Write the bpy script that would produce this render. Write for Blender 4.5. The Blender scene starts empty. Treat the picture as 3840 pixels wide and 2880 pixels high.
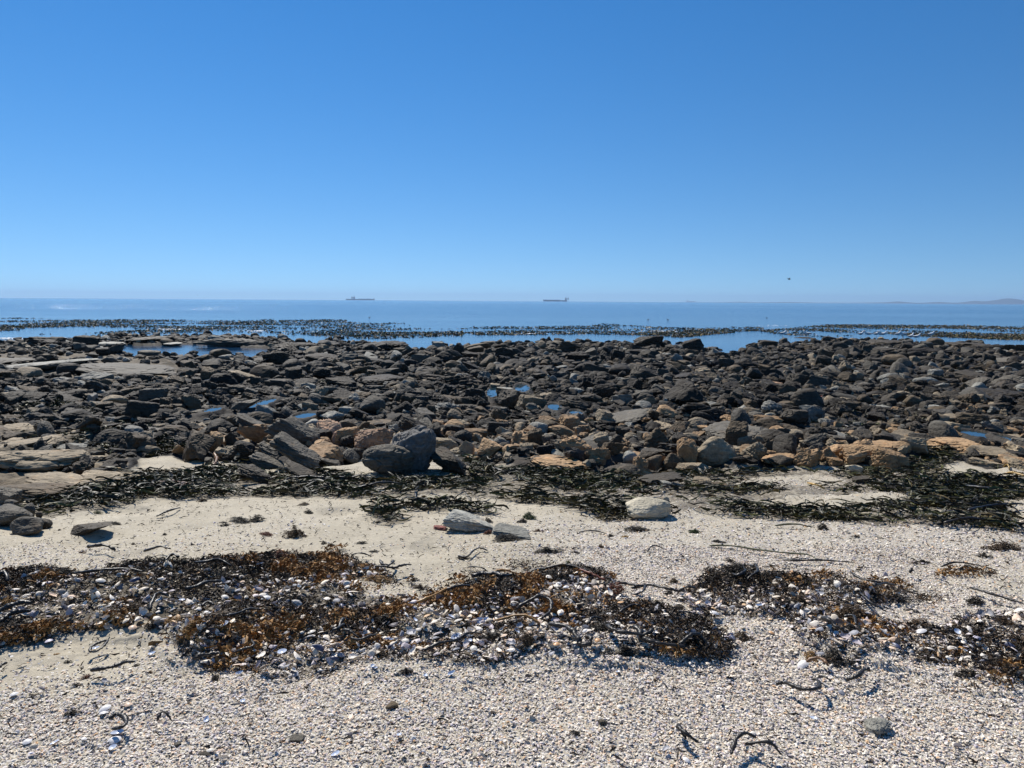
import bpy, math, random
import numpy as np
from mathutils import Matrix
random.seed(7); rng = np.random.default_rng(11)
R = math.radians
scene = bpy.context.scene
COL = scene.collection

# ------------------------------------------------------------------ camera
CAMZ = 1.6; F = 2662.0; PITCH = R(6.68); ROLL = R(0.36)
def rotx(a): return np.array([[1,0,0],[0,math.cos(a),-math.sin(a)],[0,math.sin(a),math.cos(a)]])
def rotz(a): return np.array([[math.cos(a),-math.sin(a),0],[math.sin(a),math.cos(a),0],[0,0,1]])
RC = rotx(math.pi/2-PITCH) @ rotz(ROLL)
cam_d = bpy.data.cameras.new('camera'); cam = bpy.data.objects.new('camera', cam_d); COL.objects.link(cam)
cam_d.sensor_width = 36; cam_d.lens = 36*F/3840; cam_d.clip_start = .05; cam_d.clip_end = 120000
M4 = np.eye(4); M4[:3,:3] = RC; M4[2,3] = CAMZ
cam.matrix_world = Matrix(M4.tolist()); scene.camera = cam

# ------------------------------------------------------------------ light
SUN_AZ, SUN_EL = R(-30), R(47)
w = bpy.data.worlds.new('World'); scene.world = w; w.use_nodes = True
nt = w.node_tree; bg = nt.nodes['Background']
sky = nt.nodes.new('ShaderNodeTexSky'); sky.sky_type = 'NISHITA'; sky.sun_disc = False
sky.sun_elevation = SUN_EL; sky.sun_rotation = SUN_AZ
sky.altitude = 0; sky.air_density = 1.0; sky.dust_density = 0.0; sky.ozone_density = 3.0
hs = nt.nodes.new('ShaderNodeHueSaturation'); hs.inputs['Saturation'].default_value = 1.34; hs.inputs['Value'].default_value = 1.0
hs.inputs['Hue'].default_value = .503
tc = nt.nodes.new('ShaderNodeTexCoord'); va = nt.nodes.new('ShaderNodeVectorMath'); va.operation = 'ADD'; va.inputs[1].default_value = (0, 0, .10)
vn = nt.nodes.new('ShaderNodeVectorMath'); vn.operation = 'NORMALIZE'; nt.links.new(tc.outputs['Generated'], va.inputs[0]); nt.links.new(va.outputs[0], vn.inputs[0]); nt.links.new(vn.outputs[0], sky.inputs[0])
nt.links.new(sky.outputs[0], hs.inputs['Color']); nt.links.new(hs.outputs[0], bg.inputs[0])
bg.inputs[1].default_value = 0.093
sd = bpy.data.lights.new('sun', 'SUN'); sd.energy = 5.0; sd.angle = R(.55); sd.color = (1, .955, .88)
so = bpy.data.objects.new('sun', sd); COL.objects.link(so)
tosun = np.array([math.sin(SUN_AZ)*math.cos(SUN_EL), math.cos(SUN_AZ)*math.cos(SUN_EL), math.sin(SUN_EL)])
from mathutils import Vector
so.rotation_euler = Vector(tosun).to_track_quat('Z','Y').to_euler(); so.location = (-20, 20, 40)
scene.view_settings.view_transform = 'Standard'; scene.view_settings.look = 'None'
scene.view_settings.exposure = 0.25; scene.view_settings.gamma = 1
scene.cycles.use_denoising = True; scene.cycles.denoising_input_passes = 'RGB_ALBEDO_NORMAL'; scene.cycles.denoising_prefilter = 'ACCURATE'
scene.cycles.max_bounces = 5; scene.cycles.diffuse_bounces = 2; scene.cycles.glossy_bounces = 3
scene.cycles.volume_bounces = 0
scene.cycles.sample_clamp_indirect = 4

# ------------------------------------------------------------------ noise / mesh helpers
def _hash(ix, iy, iz, s):
    h = (ix.astype(np.int64)*374761393 + iy.astype(np.int64)*668265263 + iz.astype(np.int64)*2147483647 + s*974634777) & 0xffffffff
    h = ((h ^ (h >> 13))*1274126177) & 0xffffffff
    h = ((h ^ (h >> 16))*2246822519) & 0xffffffff
    return ((h ^ (h >> 15)) & 0xffffff)/float(0xffffff)
def vnoise(p, s=0):
    """value noise, p (N,3) -> -1..1"""
    i = np.floor(p); f = p-i; f = f*f*f*(f*(f*6-15)+10); i = i.astype(np.int64)
    r = 0
    for dx in (0,1):
        wx = f[:,0] if dx else 1-f[:,0]
        for dy in (0,1):
            wy = f[:,1] if dy else 1-f[:,1]
            for dz in (0,1):
                wz = f[:,2] if dz else 1-f[:,2]
                r = r + _hash(i[:,0]+dx, i[:,1]+dy, i[:,2]+dz, s)*wx*wy*wz
    return r*2-1
def fbm(p, o=4, s=0, g=.5, l=2.03):
    r = 0; a = 1; t = 0
    for k in range(o):
        r = r + a*vnoise(p*(l**k)+17.3*k, s+k); t += a; a *= g
    return r/t
def P3(x, y, z=0.0):
    x = np.asarray(x, float); return np.stack([x, np.broadcast_to(y, x.shape), np.broadcast_to(z, x.shape)], -1).reshape(-1,3)

def mk(name, V, Fs, mat, col=None, smooth=False, link=True, parent=None):
    V = np.ascontiguousarray(V, np.float32).reshape(-1,3)
    Fs = Fs if isinstance(Fs, (list, tuple)) else [Fs]
    me = bpy.data.meshes.new(name)
    me.vertices.add(len(V)); me.vertices.foreach_set('co', V.ravel())
    idx = np.concatenate([np.asarray(f, np.int32).ravel() for f in Fs])
    sz = np.concatenate([np.full(len(f), np.asarray(f).shape[1], np.int32) for f in Fs])
    st = np.concatenate([[0], np.cumsum(sz)[:-1]]).astype(np.int32)
    me.loops.add(len(idx)); me.loops.foreach_set('vertex_index', idx)
    me.polygons.add(len(sz)); me.polygons.foreach_set('loop_start', st)
    try: me.polygons.foreach_set('loop_total', sz)
    except Exception: pass
    me.polygons.foreach_set('use_smooth', np.full(len(sz), bool(smooth)))
    me.update(calc_edges=True); me.validate()
    if col is not None:
        a = me.color_attributes.new('Col', 'FLOAT_COLOR', 'POINT')
        c = np.ones((len(V),4), np.float32); c[:,:col.shape[1]] = col; a.data.foreach_set('color', c.ravel())
    if mat is not None: me.materials.append(mat)
    o = bpy.data.objects.new(name, me)
    if link: COL.objects.link(o)
    if parent is not None: o.parent = parent
    return o
def tag(o, label=None, cat=None, group=None, kind=None):
    if label: o['label'] = label
    if cat: o['category'] = cat
    if group: o['group'] = group
    if kind: o['kind'] = kind
    return o

def ico(n):
    t = (1+5**.5)/2
    v = [(-1,t,0),(1,t,0),(-1,-t,0),(1,-t,0),(0,-1,t),(0,1,t),(0,-1,-t),(0,1,-t),(t,0,-1),(t,0,1),(-t,0,-1),(-t,0,1)]
    f = [(0,11,5),(0,5,1),(0,1,7),(0,7,10),(0,10,11),(1,5,9),(5,11,4),(11,10,2),(10,7,6),(7,1,8),(3,9,4),(3,4,2),(3,2,6),(3,6,8),(3,8,9),(4,9,5),(2,4,11),(6,2,10),(8,6,7),(9,8,1)]
    v = np.array(v, float); v /= np.linalg.norm(v, axis=1)[:,None]; f = np.array(f)
    for _ in range(n):
        e = np.concatenate([f[:,[0,1]], f[:,[1,2]], f[:,[2,0]]]); e.sort(1)
        u, inv = np.unique(e, axis=0, return_inverse=True); inv = inv.ravel()
        m = v[u].mean(1); m /= np.linalg.norm(m, axis=1)[:,None]; k = len(v); v = np.concatenate([v, m])
        a, b, c = np.split(k+inv, 3)
        f = np.concatenate([np.stack([f[:,0],a,c],1), np.stack([f[:,1],b,a],1), np.stack([f[:,2],c,b],1), np.stack([a,b,c],1)])
    return v, f
ICO = {n: ico(n) for n in (1,2,3,4,5,6)}

def rock_shape(seed, n, kind):
    """unit-ish rock: x,y in -.5...5, z 0..1 ; kinds round block slab wedge ledge jag"""
    g = np.random.default_rng(seed); v, f = ICO[n]
    k = {'dome':22,'round':18,'block':11,'slab':11,'wedge':9,'ledge':20,'jag':13}[kind]
    pn = {'dome':4,'round':5,'block':17,'slab':15,'wedge':18,'ledge':5,'jag':11}[kind]
    nn = g.normal(size=(k,3)); nn /= np.linalg.norm(nn, axis=1)[:,None]
    if kind in ('block','slab'):
        q = np.array([[1,0,0],[-1,0,0],[0,1,0],[0,-1,0],[0,0,1],[0,0,-1]], float)+g.normal(size=(6,3))*.17
        nn[:6] = q/np.linalg.norm(q, axis=1)[:,None]
    dd = g.uniform(.72,1.05,k)
    if kind == 'wedge':
        nn[0] = np.array([.62,.1,.78]); nn[1] = np.array([-.55,-.6,.5]); dd[:2] = (.45,.62)
        nn[2] = (-.3,-.93,.1)
        nn[:3] /= np.linalg.norm(nn[:3], axis=1)[:,None]
    if kind in ('slab','ledge'): nn[-1] = (.12,-.1,.99); dd[-1] = .6
    dot = np.maximum(v@nn.T, 0)/dd
    r = (np.sum(dot**pn, axis=1)+.35**pn)**(-1/pn)
    p = v*r[:,None]
    o = g.uniform(-50,50,3)
    amp = {'dome':.10,'round':.12,'block':.09,'slab':.10,'wedge':.08,'ledge':.26,'jag':.24}[kind]
    nz = fbm(v*1.6+o, 3, seed%97)*amp
    q = p+o
    # bedding: grooves that follow tilted layers
    ln = np.array([-.35,.25,.9]); ln = ln/np.linalg.norm(ln)
    L = p@ln + .06*fbm(q*2.2, 2, 5)
    fr = {'slab':9,'ledge':11,'jag':8}.get(kind, 5); fr = 7 if kind == 'dome' else fr
    st = vnoise(P3(L*fr+o[0], 0.3*q[:,0], 0), 3)+.5*vnoise(P3(L*fr*2.6+o[1], 0.5*q[:,0], 4), 9)
    st = np.sign(st)*np.abs(st)**.6
    sa = {'dome':.035,'round':.018,'block':.03,'slab':.05,'wedge':.035,'ledge':.022,'jag':.07}[kind]
    nz = nz + st*sa
    if n >= 3:
        rid = 1-np.abs(fbm(q*3.1, 3, 21)); nz = nz - .10*np.maximum(rid-.86,0)/.14*(1 if kind!='round' else .35)
        nz = nz + fbm(q*6, 3, 31)*(.035 if kind != 'round' else .018)
    p = p*(1+nz)[:,None]
    mn, mx = p.min(0), p.max(0)
    p = (p-mn)/(mx-mn); p[:,:2] -= .5
    return p, f

# ------------------------------------------------------------------ pixel <-> world
SEA = -1.6
TL = {'A':(0,1050,.5877),'B':(1270,1050,.5877),'C':(2540,1050,.5877),'D':(0,1905,.5877),'E':(1270,1905,.5877),'G':(2540,1905,.5877),
      '1':(0,1240,.28933),'2':(640,1240,.28933),'3':(1280,1240,.28933),'4':(1920,1240,.28933),'5':(2560,1240,.28933),'6':(3200,1240,.28933),'0':(0,0,1)}
def T(t, x, y): a,b,s = TL[t]; return a+x*s, b+y*s
def rays(u, v):
    u = np.asarray(u, float); v = np.asarray(v, float)
    d = np.stack([(u-1920)/F, -(v-1440)/F, -np.ones_like(u)], -1) @ RC.T
    return d
def proj(x, y, z):
    p = np.stack([x, y, np.asarray(z)-CAMZ], -1) @ RC
    zz = np.minimum(p[...,2], -1e-3)
    return 1920-F*p[...,0]/zz, 1440+F*p[...,1]/zz
PROF = np.array([(-60,.9),(-20,.5),(0,0),(2,0),(4,-.12),(6,-.30),(8,-.50),(12,-.75),(20,-1.0),(26,-1.13)])
SHORE = np.array([(-900,1300),(0,1288),(370,1272),(480,1265),(700,1263),(1000,1270),(1150,1290),(1280,1282),(1350,1287),(1500,1318),(1620,1318),(1660,1300),(1900,1298),(2030,1290),(2350,1291),(2560,1302),(2650,1318),(2740,1340),(2790,1332),(2850,1297),(3000,1287),(3250,1277),(3450,1290),(3600,1300),(3840,1310),(4700,1310)], float)
_d = rays(SHORE[:,0], SHORE[:,1]); _t = (SEA-CAMZ)/_d[:,2]; SX = _d[:,0]/_d[:,1]; SY = _t*_d[:,1]
def shore(x, y):
    return np.interp(x/np.maximum(y,1), SX, SY)
def zsm(x, y):
    x = np.asarray(x, float); y = np.asarray(y, float)
    D = shore(x, y)
    near = np.interp(y, PROF[:,0], PROF[:,1])
    t = (y-26)/np.maximum(D-26, 1)
    far = np.where(t < 1, -1.13+(SEA-.02+1.13)*np.clip(t,0,1), SEA-.02-.05*(y-D))
    return np.where(y < 26, near, np.maximum(far, -6))
def unproj(u, v, fz=None, dz=0.0):
    d = rays(u, v); x = y = None; zg = np.full(d.shape[:-1], -.4)
    for _ in range(14):
        t = (zg+dz-CAMZ)/np.minimum(d[...,2], -1e-4); t = np.clip(t, 0, 400)
        x = t*d[...,0]; y = t*d[...,1]; zg = .5*zg+.5*(fz or zsm)(x, y)
    return x, y, zg
def unsea(u, v, h=0):
    d = rays(u, v); t = (SEA+h-CAMZ)/d[...,2]; return t*d[...,0], t*d[...,1]

def poly_in(poly, u, v):
    poly = np.asarray(poly, float); n = len(poly); r = np.zeros(u.shape, bool); j = n-1
    for i in range(n):
        xi, yi = poly[i]; xj, yj = poly[j]
        c = ((yi > v) != (yj > v)) & (u < (xj-xi)*(v-yi)/((yj-yi) or 1e-9)+xi); r ^= c; j = i
    return r
def wob(x, y, u, v, a=1.0, s=1):
    """edges of the masks follow noise on the ground itself"""
    sc = F/np.maximum(y, 2)
    nu = fbm(P3(x*1.3, y*1.3, s), 4, s)*.45*a; nv = fbm(P3(x*1.5, y*1.5, s+9), 4, s+3)*.16*a
    return u+nu*sc, v+nv*sc*np.clip(2.5/np.maximum(y,2), .05, 1)
# dark kelp lying between sand and rocks
KELP = [
 [(90,1900),(140,1925),(200,1942),(330,1922),(500,1890),(590,1865),(870,1858),(1000,1856),(1290,1872),(1400,1876),(1560,1866),(1700,1857),(1850,1866),(2030,1882),(2180,1916),(2280,1940),(2480,1938),(2580,1925),(2950,1950),(3100,1958),(3300,1968),(3500,1982),(3700,2000),(3900,2040),(4500,2070),
  (4500,1780),(3900,1790),(3640,1750),(3500,1690),(3400,1720),(3380,1790),(3260,1765),(3100,1765),(2860,1752),(2640,1768),(2400,1792),(2200,1768),(2000,1728),(1760,1722),(1640,1765),(1400,1795),(1290,1790),(1180,1782),(960,1770),(880,1715),(780,1760),(640,1765),(500,1772),(330,1830),(200,1870)],
 [(270,1630),(300,1600),(440,1590),(560,1600),(690,1650),(760,1690),(780,1720),(640,1708),(500,1715),(400,1704),(330,1690)],
 [(1420,1885),(1660,1888),(1860,1916),(1850,1928),(1660,1912),(1480,1905),(1400,1900)],
 [(1350,1922),(1440,1915),(1560,1938),(1500,1966),(1420,1955)],
 [(60,1480),(300,1490),(420,1560),(250,1600),(60,1560)],
]
KSAND = [
 [(450,1722),(600,1718),(745,1718),(750,1738),(700,1758),(560,1770),(450,1760)],
 [(2730,1832),(2860,1778),(3090,1776),(3195,1804),(3150,1828),(2950,1834)],
 [(2900,1868),(3200,1850),(3400,1842),(3425,1885),(3300,1908),(3000,1902),(2590,1888),(2560,1884)],
 [(3400,1910),(3600,1915),(3680,1950),(3560,1968),(3330,1930)],
 [(3500,1745),(3600,1735),(3790,1760),(3800,1790),(3620,1790)],
 [(3760,1885),(3900,1880),(3900,1935),(3800,1930)],
 [(1240,1745),(1380,1730),(1390,1760),(1290,1785)],
 [(1330,1835),(1480,1828),(1560,1840),(1400,1862)],
]
WRACK = [
 [(-700,2260),(0,2238),(60,2212),(250,2200),(400,2210),(520,2178),(650,2150),(850,2148),(960,2120),(1070,2108),(1300,2115),(1530,2150),(1520,2180),(1340,2180),(1310,2230),(1270,2260),(1350,2250),(1450,2265),(1560,2275),(1680,2215),(1800,2175),(1980,2162),(2150,2168),(2260,2200),(2350,2240),(2480,2290),(2600,2360),(2680,2440),(2640,2500),(2300,2500),(2200,2490),(1900,2470),(1750,2500),(1450,2510),(1300,2480),(1100,2520),(900,2470),(700,2430),(600,2405),(400,2400),(180,2415),(0,2440),(-700,2470)],
 [(2600,2190),(2680,2140),(2850,2140),(2900,2180),(3050,2160),(3280,2210),(3440,2250),(3440,2265),(3250,2270),(3400,2340),(3600,2380),(3840,2270),(4500,2300),(4500,2720),(3840,2620),(3650,2590),(3500,2530),(3250,2500),(3160,2550),(3020,2500),(2950,2440),(2850,2370),(2700,2340),(2620,2260)],
]
def m_kelp(x, y, u, v):
    a, b = wob(x, y, u, v, .55, 1); r = np.zeros(u.shape, bool)
    for p in KELP: r |= poly_in(p, a, b)
    a, b = wob(x, y, u, v, .3, 7)
    for p in KSAND: r &= ~poly_in(p, a, b)
    return r
def m_wrack(x, y, u, v):
    a, b = wob(x, y, u, v, .8, 4); r = np.zeros(u.shape, bool)
    for p in WRACK: r |= poly_in(p, a, b)
    return r
RZ = np.array([(-900,1860),(0,1850),(300,1838),(440,1800),(520,1725),(600,1705),(850,1735),(1250,1742),(1400,1705),(1800,1738),(2000,1762),(2400,1790),(2600,1762),(2900,1752),(3300,1760),(3450,1715),(3840,1765),(4700,1765)], float)
def m_rock(x, y, u, v):
    a, b = wob(x, y, u, v, .6, 13)
    return np.clip((np.interp(a, RZ[:,0], RZ[:,1])-b)/14+.5, 0, 1)
def shellcov(x, y, u, v):
    n = fbm(P3(x*.9, y*.9, 3), 4, 40)
    c = np.interp(v, [1850,2000,2200,2400,2520,2640,2760], [.05,.09,.19,.28,.52,.85,.92])
    c = c + .42*np.clip((u-1500)/900, 0, 1)*np.interp(v, [1900,2000,2500,2600],[.2,1,1,0])
    c = c - .30*np.clip((700-u)/500, 0, 1)*np.interp(v, [2380,2450,2600,2700],[0,1,1,0])
    return np.clip(c+n*.62, .03, 1)
POOLS = [('2',1200,1010,120,74),('2',555,1098,110,44),('2',1740,1180,180,52),('3',1965,855,100,74),('4',130,795,125,62),('4',560,1062,130,54),('4',680,1045,80,30),
         ('6',1640,1440,270,64),('6',2050,1505,130,60),('1',1940,735,90,34),('4',830,1140,110,40),('3',480,1090,1,1)][:11]
POOLW = []
for t_, x_, y_, w_, h_ in POOLS:
    u_, v_ = T(t_, x_, y_); s_ = TL[t_][2]
    X, Y, Z = unproj(np.array([u_]), np.array([v_])); X, Y, Z = X[0], Y[0], Z[0]
    _, Y1, _ = unproj(np.array([u_]), np.array([v_-h_*s_*.62])); _, Y0, _ = unproj(np.array([u_]), np.array([v_+h_*s_*.62]))
    POOLW.append((X, (Y1[0]+Y0[0])/2, w_*s_/F*Y*.62, max((Y1[0]-Y0[0])/2,.2), Z+.12))
BIGPOOL = [(372,1296),(420,1284),(520,1288),(700,1286),(880,1290),(1010,1296),(1018,1318),(960,1332),(800,1338),(640,1340),(520,1338),(420,1322)]
def soft(polys, x, y, u, v, r):
    a, b = wob(x, y, u, v, .6, 4); s = F/np.maximum(y, 2); ph = 2.0/np.maximum(y, 2); t = np.zeros(len(x))
    for k in range(14):
        q = r*math.sqrt((k+.5)/14)*1.3; th = k*2.4; c_, d_ = a+q*math.cos(th)*s, b+q*math.sin(th)*s*ph; m = np.zeros(len(x), bool)
        for p in polys: m |= poly_in(p, c_, d_)
        t += m
    t /= 14; return t*t*(3-2*t)
def zfull(x, y):
    x = np.asarray(x, float); y = np.asarray(y, float); sh = x.shape; x = x.ravel(); y = y.ravel()
    z = zsm(x, y); u, v = proj(x, y, z); front = y > 1.2
    rk = np.where(front, m_rock(x, y, u, v), 0)
    rid = 1-np.abs(fbm(P3(x*.55+y*.12, y*.55, 0), 4, 50))*2
    det = fbm(P3(x*2.3, y*2.3, 1), 4, 60)
    str_ = vnoise(P3((y*.8-x*.35)*5+1.5*fbm(P3(x, y, 2), 2, 66), x*.5, 0), 70)
    z = z + rk*(.10*rid+.13*det+.06*str_-.06)
    z = z + (1-rk)*(.035*fbm(P3(x*.7, y*.7, 5), 3, 80)+.020*fbm(P3(x*3.2, y*3.2, 6), 4, 90)-.02*np.maximum(fbm(P3(x*1.9, y*1.9, 16), 2, 93)-.25,0)*4)
    j = np.where(front & (y > 2) & (y < 9))[0]
    if len(j): z[j] += soft(WRACK, x[j], y[j], u[j], v[j], .13)*(.055+.085*fbm(P3(x[j]*2.5, y[j]*2.5, 8), 3, 99))
    j = np.where(front & (y > 5) & (y < 16))[0]
    if len(j): z[j] += soft(KELP, x[j], y[j], u[j], v[j], .2)*(.01+.05*fbm(P3(x[j]*2.2, y[j]*2.2, 7), 3, 95))
    bp = front & poly_in(BIGPOOL, u, v+fbm(P3(x*.4, y*.15, 2), 3, 44)*5); z = np.where(bp, np.minimum(z, SEA-.12), z)
    for X, Y, a, b, Z in POOLW:
        q = ((x-X)/a)**2+((y-Y)/b)**2; k2 = np.clip((4.5-q)/2.2, 0, 1); z = z*(1-k2)+np.maximum(z, Z+.03)*k2; k = np.clip((1.6-q)/.5, 0, 1); z = z*(1-k)+(Z-.08)*k
    return z.reshape(sh)

# ------------------------------------------------------------------ materials
def mat(name):
    m = bpy.data.materials.new(name); m.use_nodes = True; n = m.node_tree
    return m, n, n.nodes['Principled BSDF']
def N(n, t, **k):
    x = n.nodes.new(t)
    for a, b in k.items():
        if a.startswith('i_'): x.inputs[a[2:].replace('_',' ')].default_value = b
        else: setattr(x, a, b)
    return x
def ramp(n, src, stops, mode='LINEAR'):
    r = n.nodes.new('ShaderNodeValToRGB'); r.color_ramp.interpolation = mode; e = r.color_ramp.elements
    while len(e) < len(stops): e.new(.5)
    for a, (p, c) in zip(e, stops):
        a.position = p; a.color = (c if len(c) == 4 else (*c, 1)) if hasattr(c, '__len__') else (c,c,c,1)
    n.links.new(src, r.inputs[0]); return r
def noise(n, vec, scale, detail=4, rough=.55, dim='3D'):
    x = n.nodes.new('ShaderNodeTexNoise'); x.inputs['Scale'].default_value = scale; x.inputs['Detail'].default_value = detail; x.inputs['Roughness'].default_value = rough
    if vec is not None: n.links.new(vec, x.inputs['Vector'])
    return x
def mixc(n, fac, a, b, mode='MIX'):
    x = n.nodes.new('ShaderNodeMix'); x.data_type = 'RGBA'; x.blend_type = mode
    for s, val in ((0, fac), (6, a), (7, b)):
        if isinstance(val, (int, float)): x.inputs[s].default_value = val
        elif isinstance(val, tuple): x.inputs[s].default_value = (*val, 1)
        else: n.links.new(val, x.inputs[s])
    return x.outputs[2]
def math_(n, op, a, b=None, c=None):
    x = n.nodes.new('ShaderNodeMath'); x.operation = op
    for i, val in enumerate((a, b, c)):
        if val is None: continue
        if isinstance(val, (int, float)): x.inputs[i].default_value = val
        else: n.links.new(val, x.inputs[i])
    return x.outputs[0]
def bump(n, h, strength, dist, prev=None):
    b = n.nodes.new('ShaderNodeBump'); b.inputs['Strength'].default_value = strength; b.inputs['Distance'].default_value = dist
    n.links.new(h, b.inputs['Height'])
    if prev is not None: n.links.new(prev, b.inputs['Normal'])
    return b.outputs[0]
def rock_nodes(n, base):
    """base = colour socket; returns colour, normal"""
    g = n.nodes.new('ShaderNodeNewGeometry'); pos = g.outputs['Position']
    mp = N(n, 'ShaderNodeMapping'); n.links.new(pos, mp.inputs[0]); mp.inputs['Rotation'].default_value = (.25, .55, .3); mp.inputs['Scale'].default_value = (1.2, 2, 11)
    strat = noise(n, mp.outputs[0], 2.2, 5, .6); n1 = noise(n, pos, 2.3, 5, .6); n2 = noise(n, pos, 19, 6, .7); n3 = noise(n, pos, 70, 4, .7)
    v1 = ramp(n, n1.outputs[0], [(.3,.72),(.7,1.28)]); v2 = ramp(n, n2.outputs[0], [(.28,.62),(.5,1.0),(.75,1.45)]); v3 = ramp(n, strat.outputs[0], [(.3,.74),(.7,1.22)])
    c = mixc(n, 1, base, v1.outputs[0], 'MULTIPLY'); c = mixc(n, 1, c, v2.outputs[0], 'MULTIPLY'); c = mixc(n, .8, c, v3.outputs[0], 'MULTIPLY')
    n4 = noise(n, pos, 5.5, 5, .65); st = ramp(n, n4.outputs[0], [(.58,0),(.70,.45)])
    c = mixc(n, st.outputs[0], c, mixc(n, 1, c, (1.6,1.15,.75), 'MULTIPLY'))
    sp = ramp(n, n3.outputs[0], [(.66,0),(.74,.35)]); c = mixc(n, sp.outputs[0], c, (.34,.32,.29))
    b = bump(n, strat.outputs[0], .55, .05); b = bump(n, n2.outputs[0], .6, .035, b); b = bump(n, n3.outputs[0], .5, .008, b)
    return c, b
def rock_mat(name, vcol):
    m, n, p = mat(name)
    if vcol: a = N(n, 'ShaderNodeVertexColor', layer_name='Col'); src = a.outputs[0]
    else: a = N(n, 'ShaderNodeObjectInfo'); src = a.outputs['Color']
    c, b = rock_nodes(n, src); n.links.new(c, p.inputs['Base Color']); n.links.new(b, p.inputs['Normal'])
    p.inputs['Roughness'].default_value = .72; p.inputs['Specular IOR Level'].default_value = .24
    return m
ROCK = rock_mat('rock', False); ROCKV = rock_mat('rubble_rock', True)

def ground_mat():
    m, n, p = mat('sand_and_bedrock')
    g = n.nodes.new('ShaderNodeNewGeometry'); pos = g.outputs['Position']
    zc = N(n, 'ShaderNodeVertexColor', layer_name='Col'); sep = n.nodes.new('ShaderNodeSeparateColor'); n.links.new(zc.outputs[0], sep.inputs[0])
    rock, shell, weed = sep.outputs[0], sep.outputs[1], sep.outputs[2]
    # sand
    s1 = noise(n, pos, 1.1, 4, .6); s2 = noise(n, pos, 260, 3, .8); s3 = noise(n, pos, 26, 5, .7)
    sand = ramp(n, s1.outputs[0], [(.3,(.39,.34,.25)),(.7,(.47,.415,.315))]).outputs[0]
    sand = mixc(n, .75, sand, ramp(n, s2.outputs[0], [(.3,.55),(.5,1.0),(.72,1.4)]).outputs[0], 'MULTIPLY')
    sand = mixc(n, .55, sand, ramp(n, s3.outputs[0], [(.3,.72),(.7,1.2)]).outputs[0], 'MULTIPLY')
    # broken shell speckle, two sizes, flakes lie flat and long
    hb = None; col = sand; cols = [(0,(.66,.61,.53)),(.22,(.60,.48,.38)),(.36,(.70,.66,.60)),(.5,(.42,.38,.40)),(.58,(.30,.30,.32)),(.66,(.62,.55,.44)),(.80,(.15,.13,.11)),(.88,(.74,.70,.64)),(.97,(.58,.31,.15))]
    hs_ = []
    for i, (sc, thr) in enumerate(((62,.0),(118,.0))):
        mp = N(n, 'ShaderNodeMapping'); n.links.new(pos, mp.inputs[0]); mp.inputs['Scale'].default_value = (1,1.35,1); mp.inputs['Rotation'].default_value = (0,0,.4+i)
        vo = N(n, 'ShaderNodeTexVoronoi', voronoi_dimensions='3D'); vo.inputs['Scale'].default_value = sc; vo.inputs['Randomness'].default_value = 1; n.links.new(mp.outputs[0], vo.inputs['Vector'])
        sc_ = n.nodes.new('ShaderNodeSeparateColor'); n.links.new(vo.outputs['Color'], sc_.inputs[0])
        cc = ramp(n, sc_.outputs[0], cols, 'CONSTANT').outputs[0]
        cov = math_(n, 'SUBTRACT', math_(n, 'MULTIPLY', shell, 1.0), sc_.outputs[1]); cov = math_(n, 'GREATER_THAN', cov, 0.0)
        inside = math_(n, 'LESS_THAN', vo.outputs['Distance'], .52); cov = math_(n, 'MULTIPLY', cov, inside)
        col = mixc(n, cov, col, cc); hs_.append(math_(n, 'MULTIPLY', cov, math_(n, 'ADD', .35, sc_.outputs[2])))
    # dark crumbs of weed
    wv = N(n, 'ShaderNodeTexVoronoi'); wv.inputs['Scale'].default_value = 33; n.links.new(pos, wv.inputs['Vector'])
    ws = n.nodes.new('ShaderNodeSeparateColor'); n.links.new(wv.outputs['Color'], ws.inputs[0])
    crumbs = math_(n, 'MULTIPLY', math_(n, 'GREATER_THAN', ws.outputs[0], .955), math_(n, 'LESS_THAN', wv.outputs['Distance'], .30))
    col = mixc(n, crumbs, col, (.07,.05,.035))
    wn = noise(n, pos, 14, 5, .7); wm = math_(n, 'MULTIPLY', weed, ramp(n, wn.outputs[0], [(.36,0),(.5,1)]).outputs[0])
    col = mixc(n, wm, col, (.045,.032,.02))
    rc, rb = rock_nodes(n, ramp(n, noise(n, pos, .8, 4).outputs[0], [(.3,(.030,.027,.023)),(.55,(.050,.044,.037)),(.75,(.085,.068,.048))]).outputs[0])
    rn = noise(n, pos, 6, 5, .7); rf = math_(n, 'ADD', rock, math_(n, 'MULTIPLY', math_(n, 'SUBTRACT', rn.outputs[0], .5), .8)); rf = ramp(n, rf, [(.42,0),(.58,1)]).outputs[0]
    rc = mixc(n, zc.outputs[1], rc, mixc(n, 1, rc, (4.2,3.8,3.0), 'MULTIPLY')); col = mixc(n, rf, col, rc)
    b = bump(n, s3.outputs[0], .5, .02); b = bump(n, s2.outputs[0], .35, .004, b); b = bump(n, hs_[0], .9, .006, b); b = bump(n, hs_[1], .7, .003, b)
    mn = n.nodes.new('ShaderNodeMix'); mn.data_type = 'VECTOR'; n.links.new(rf, mn.inputs[0]); n.links.new(b, mn.inputs[4]); n.links.new(rb, mn.inputs[5])
    n.links.new(mn.outputs[1], p.inputs['Normal']); n.links.new(col, p.inputs['Base Color']); p.inputs['Roughness'].default_value = .8; p.inputs['Specular IOR Level'].default_value = .2
    return m
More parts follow.
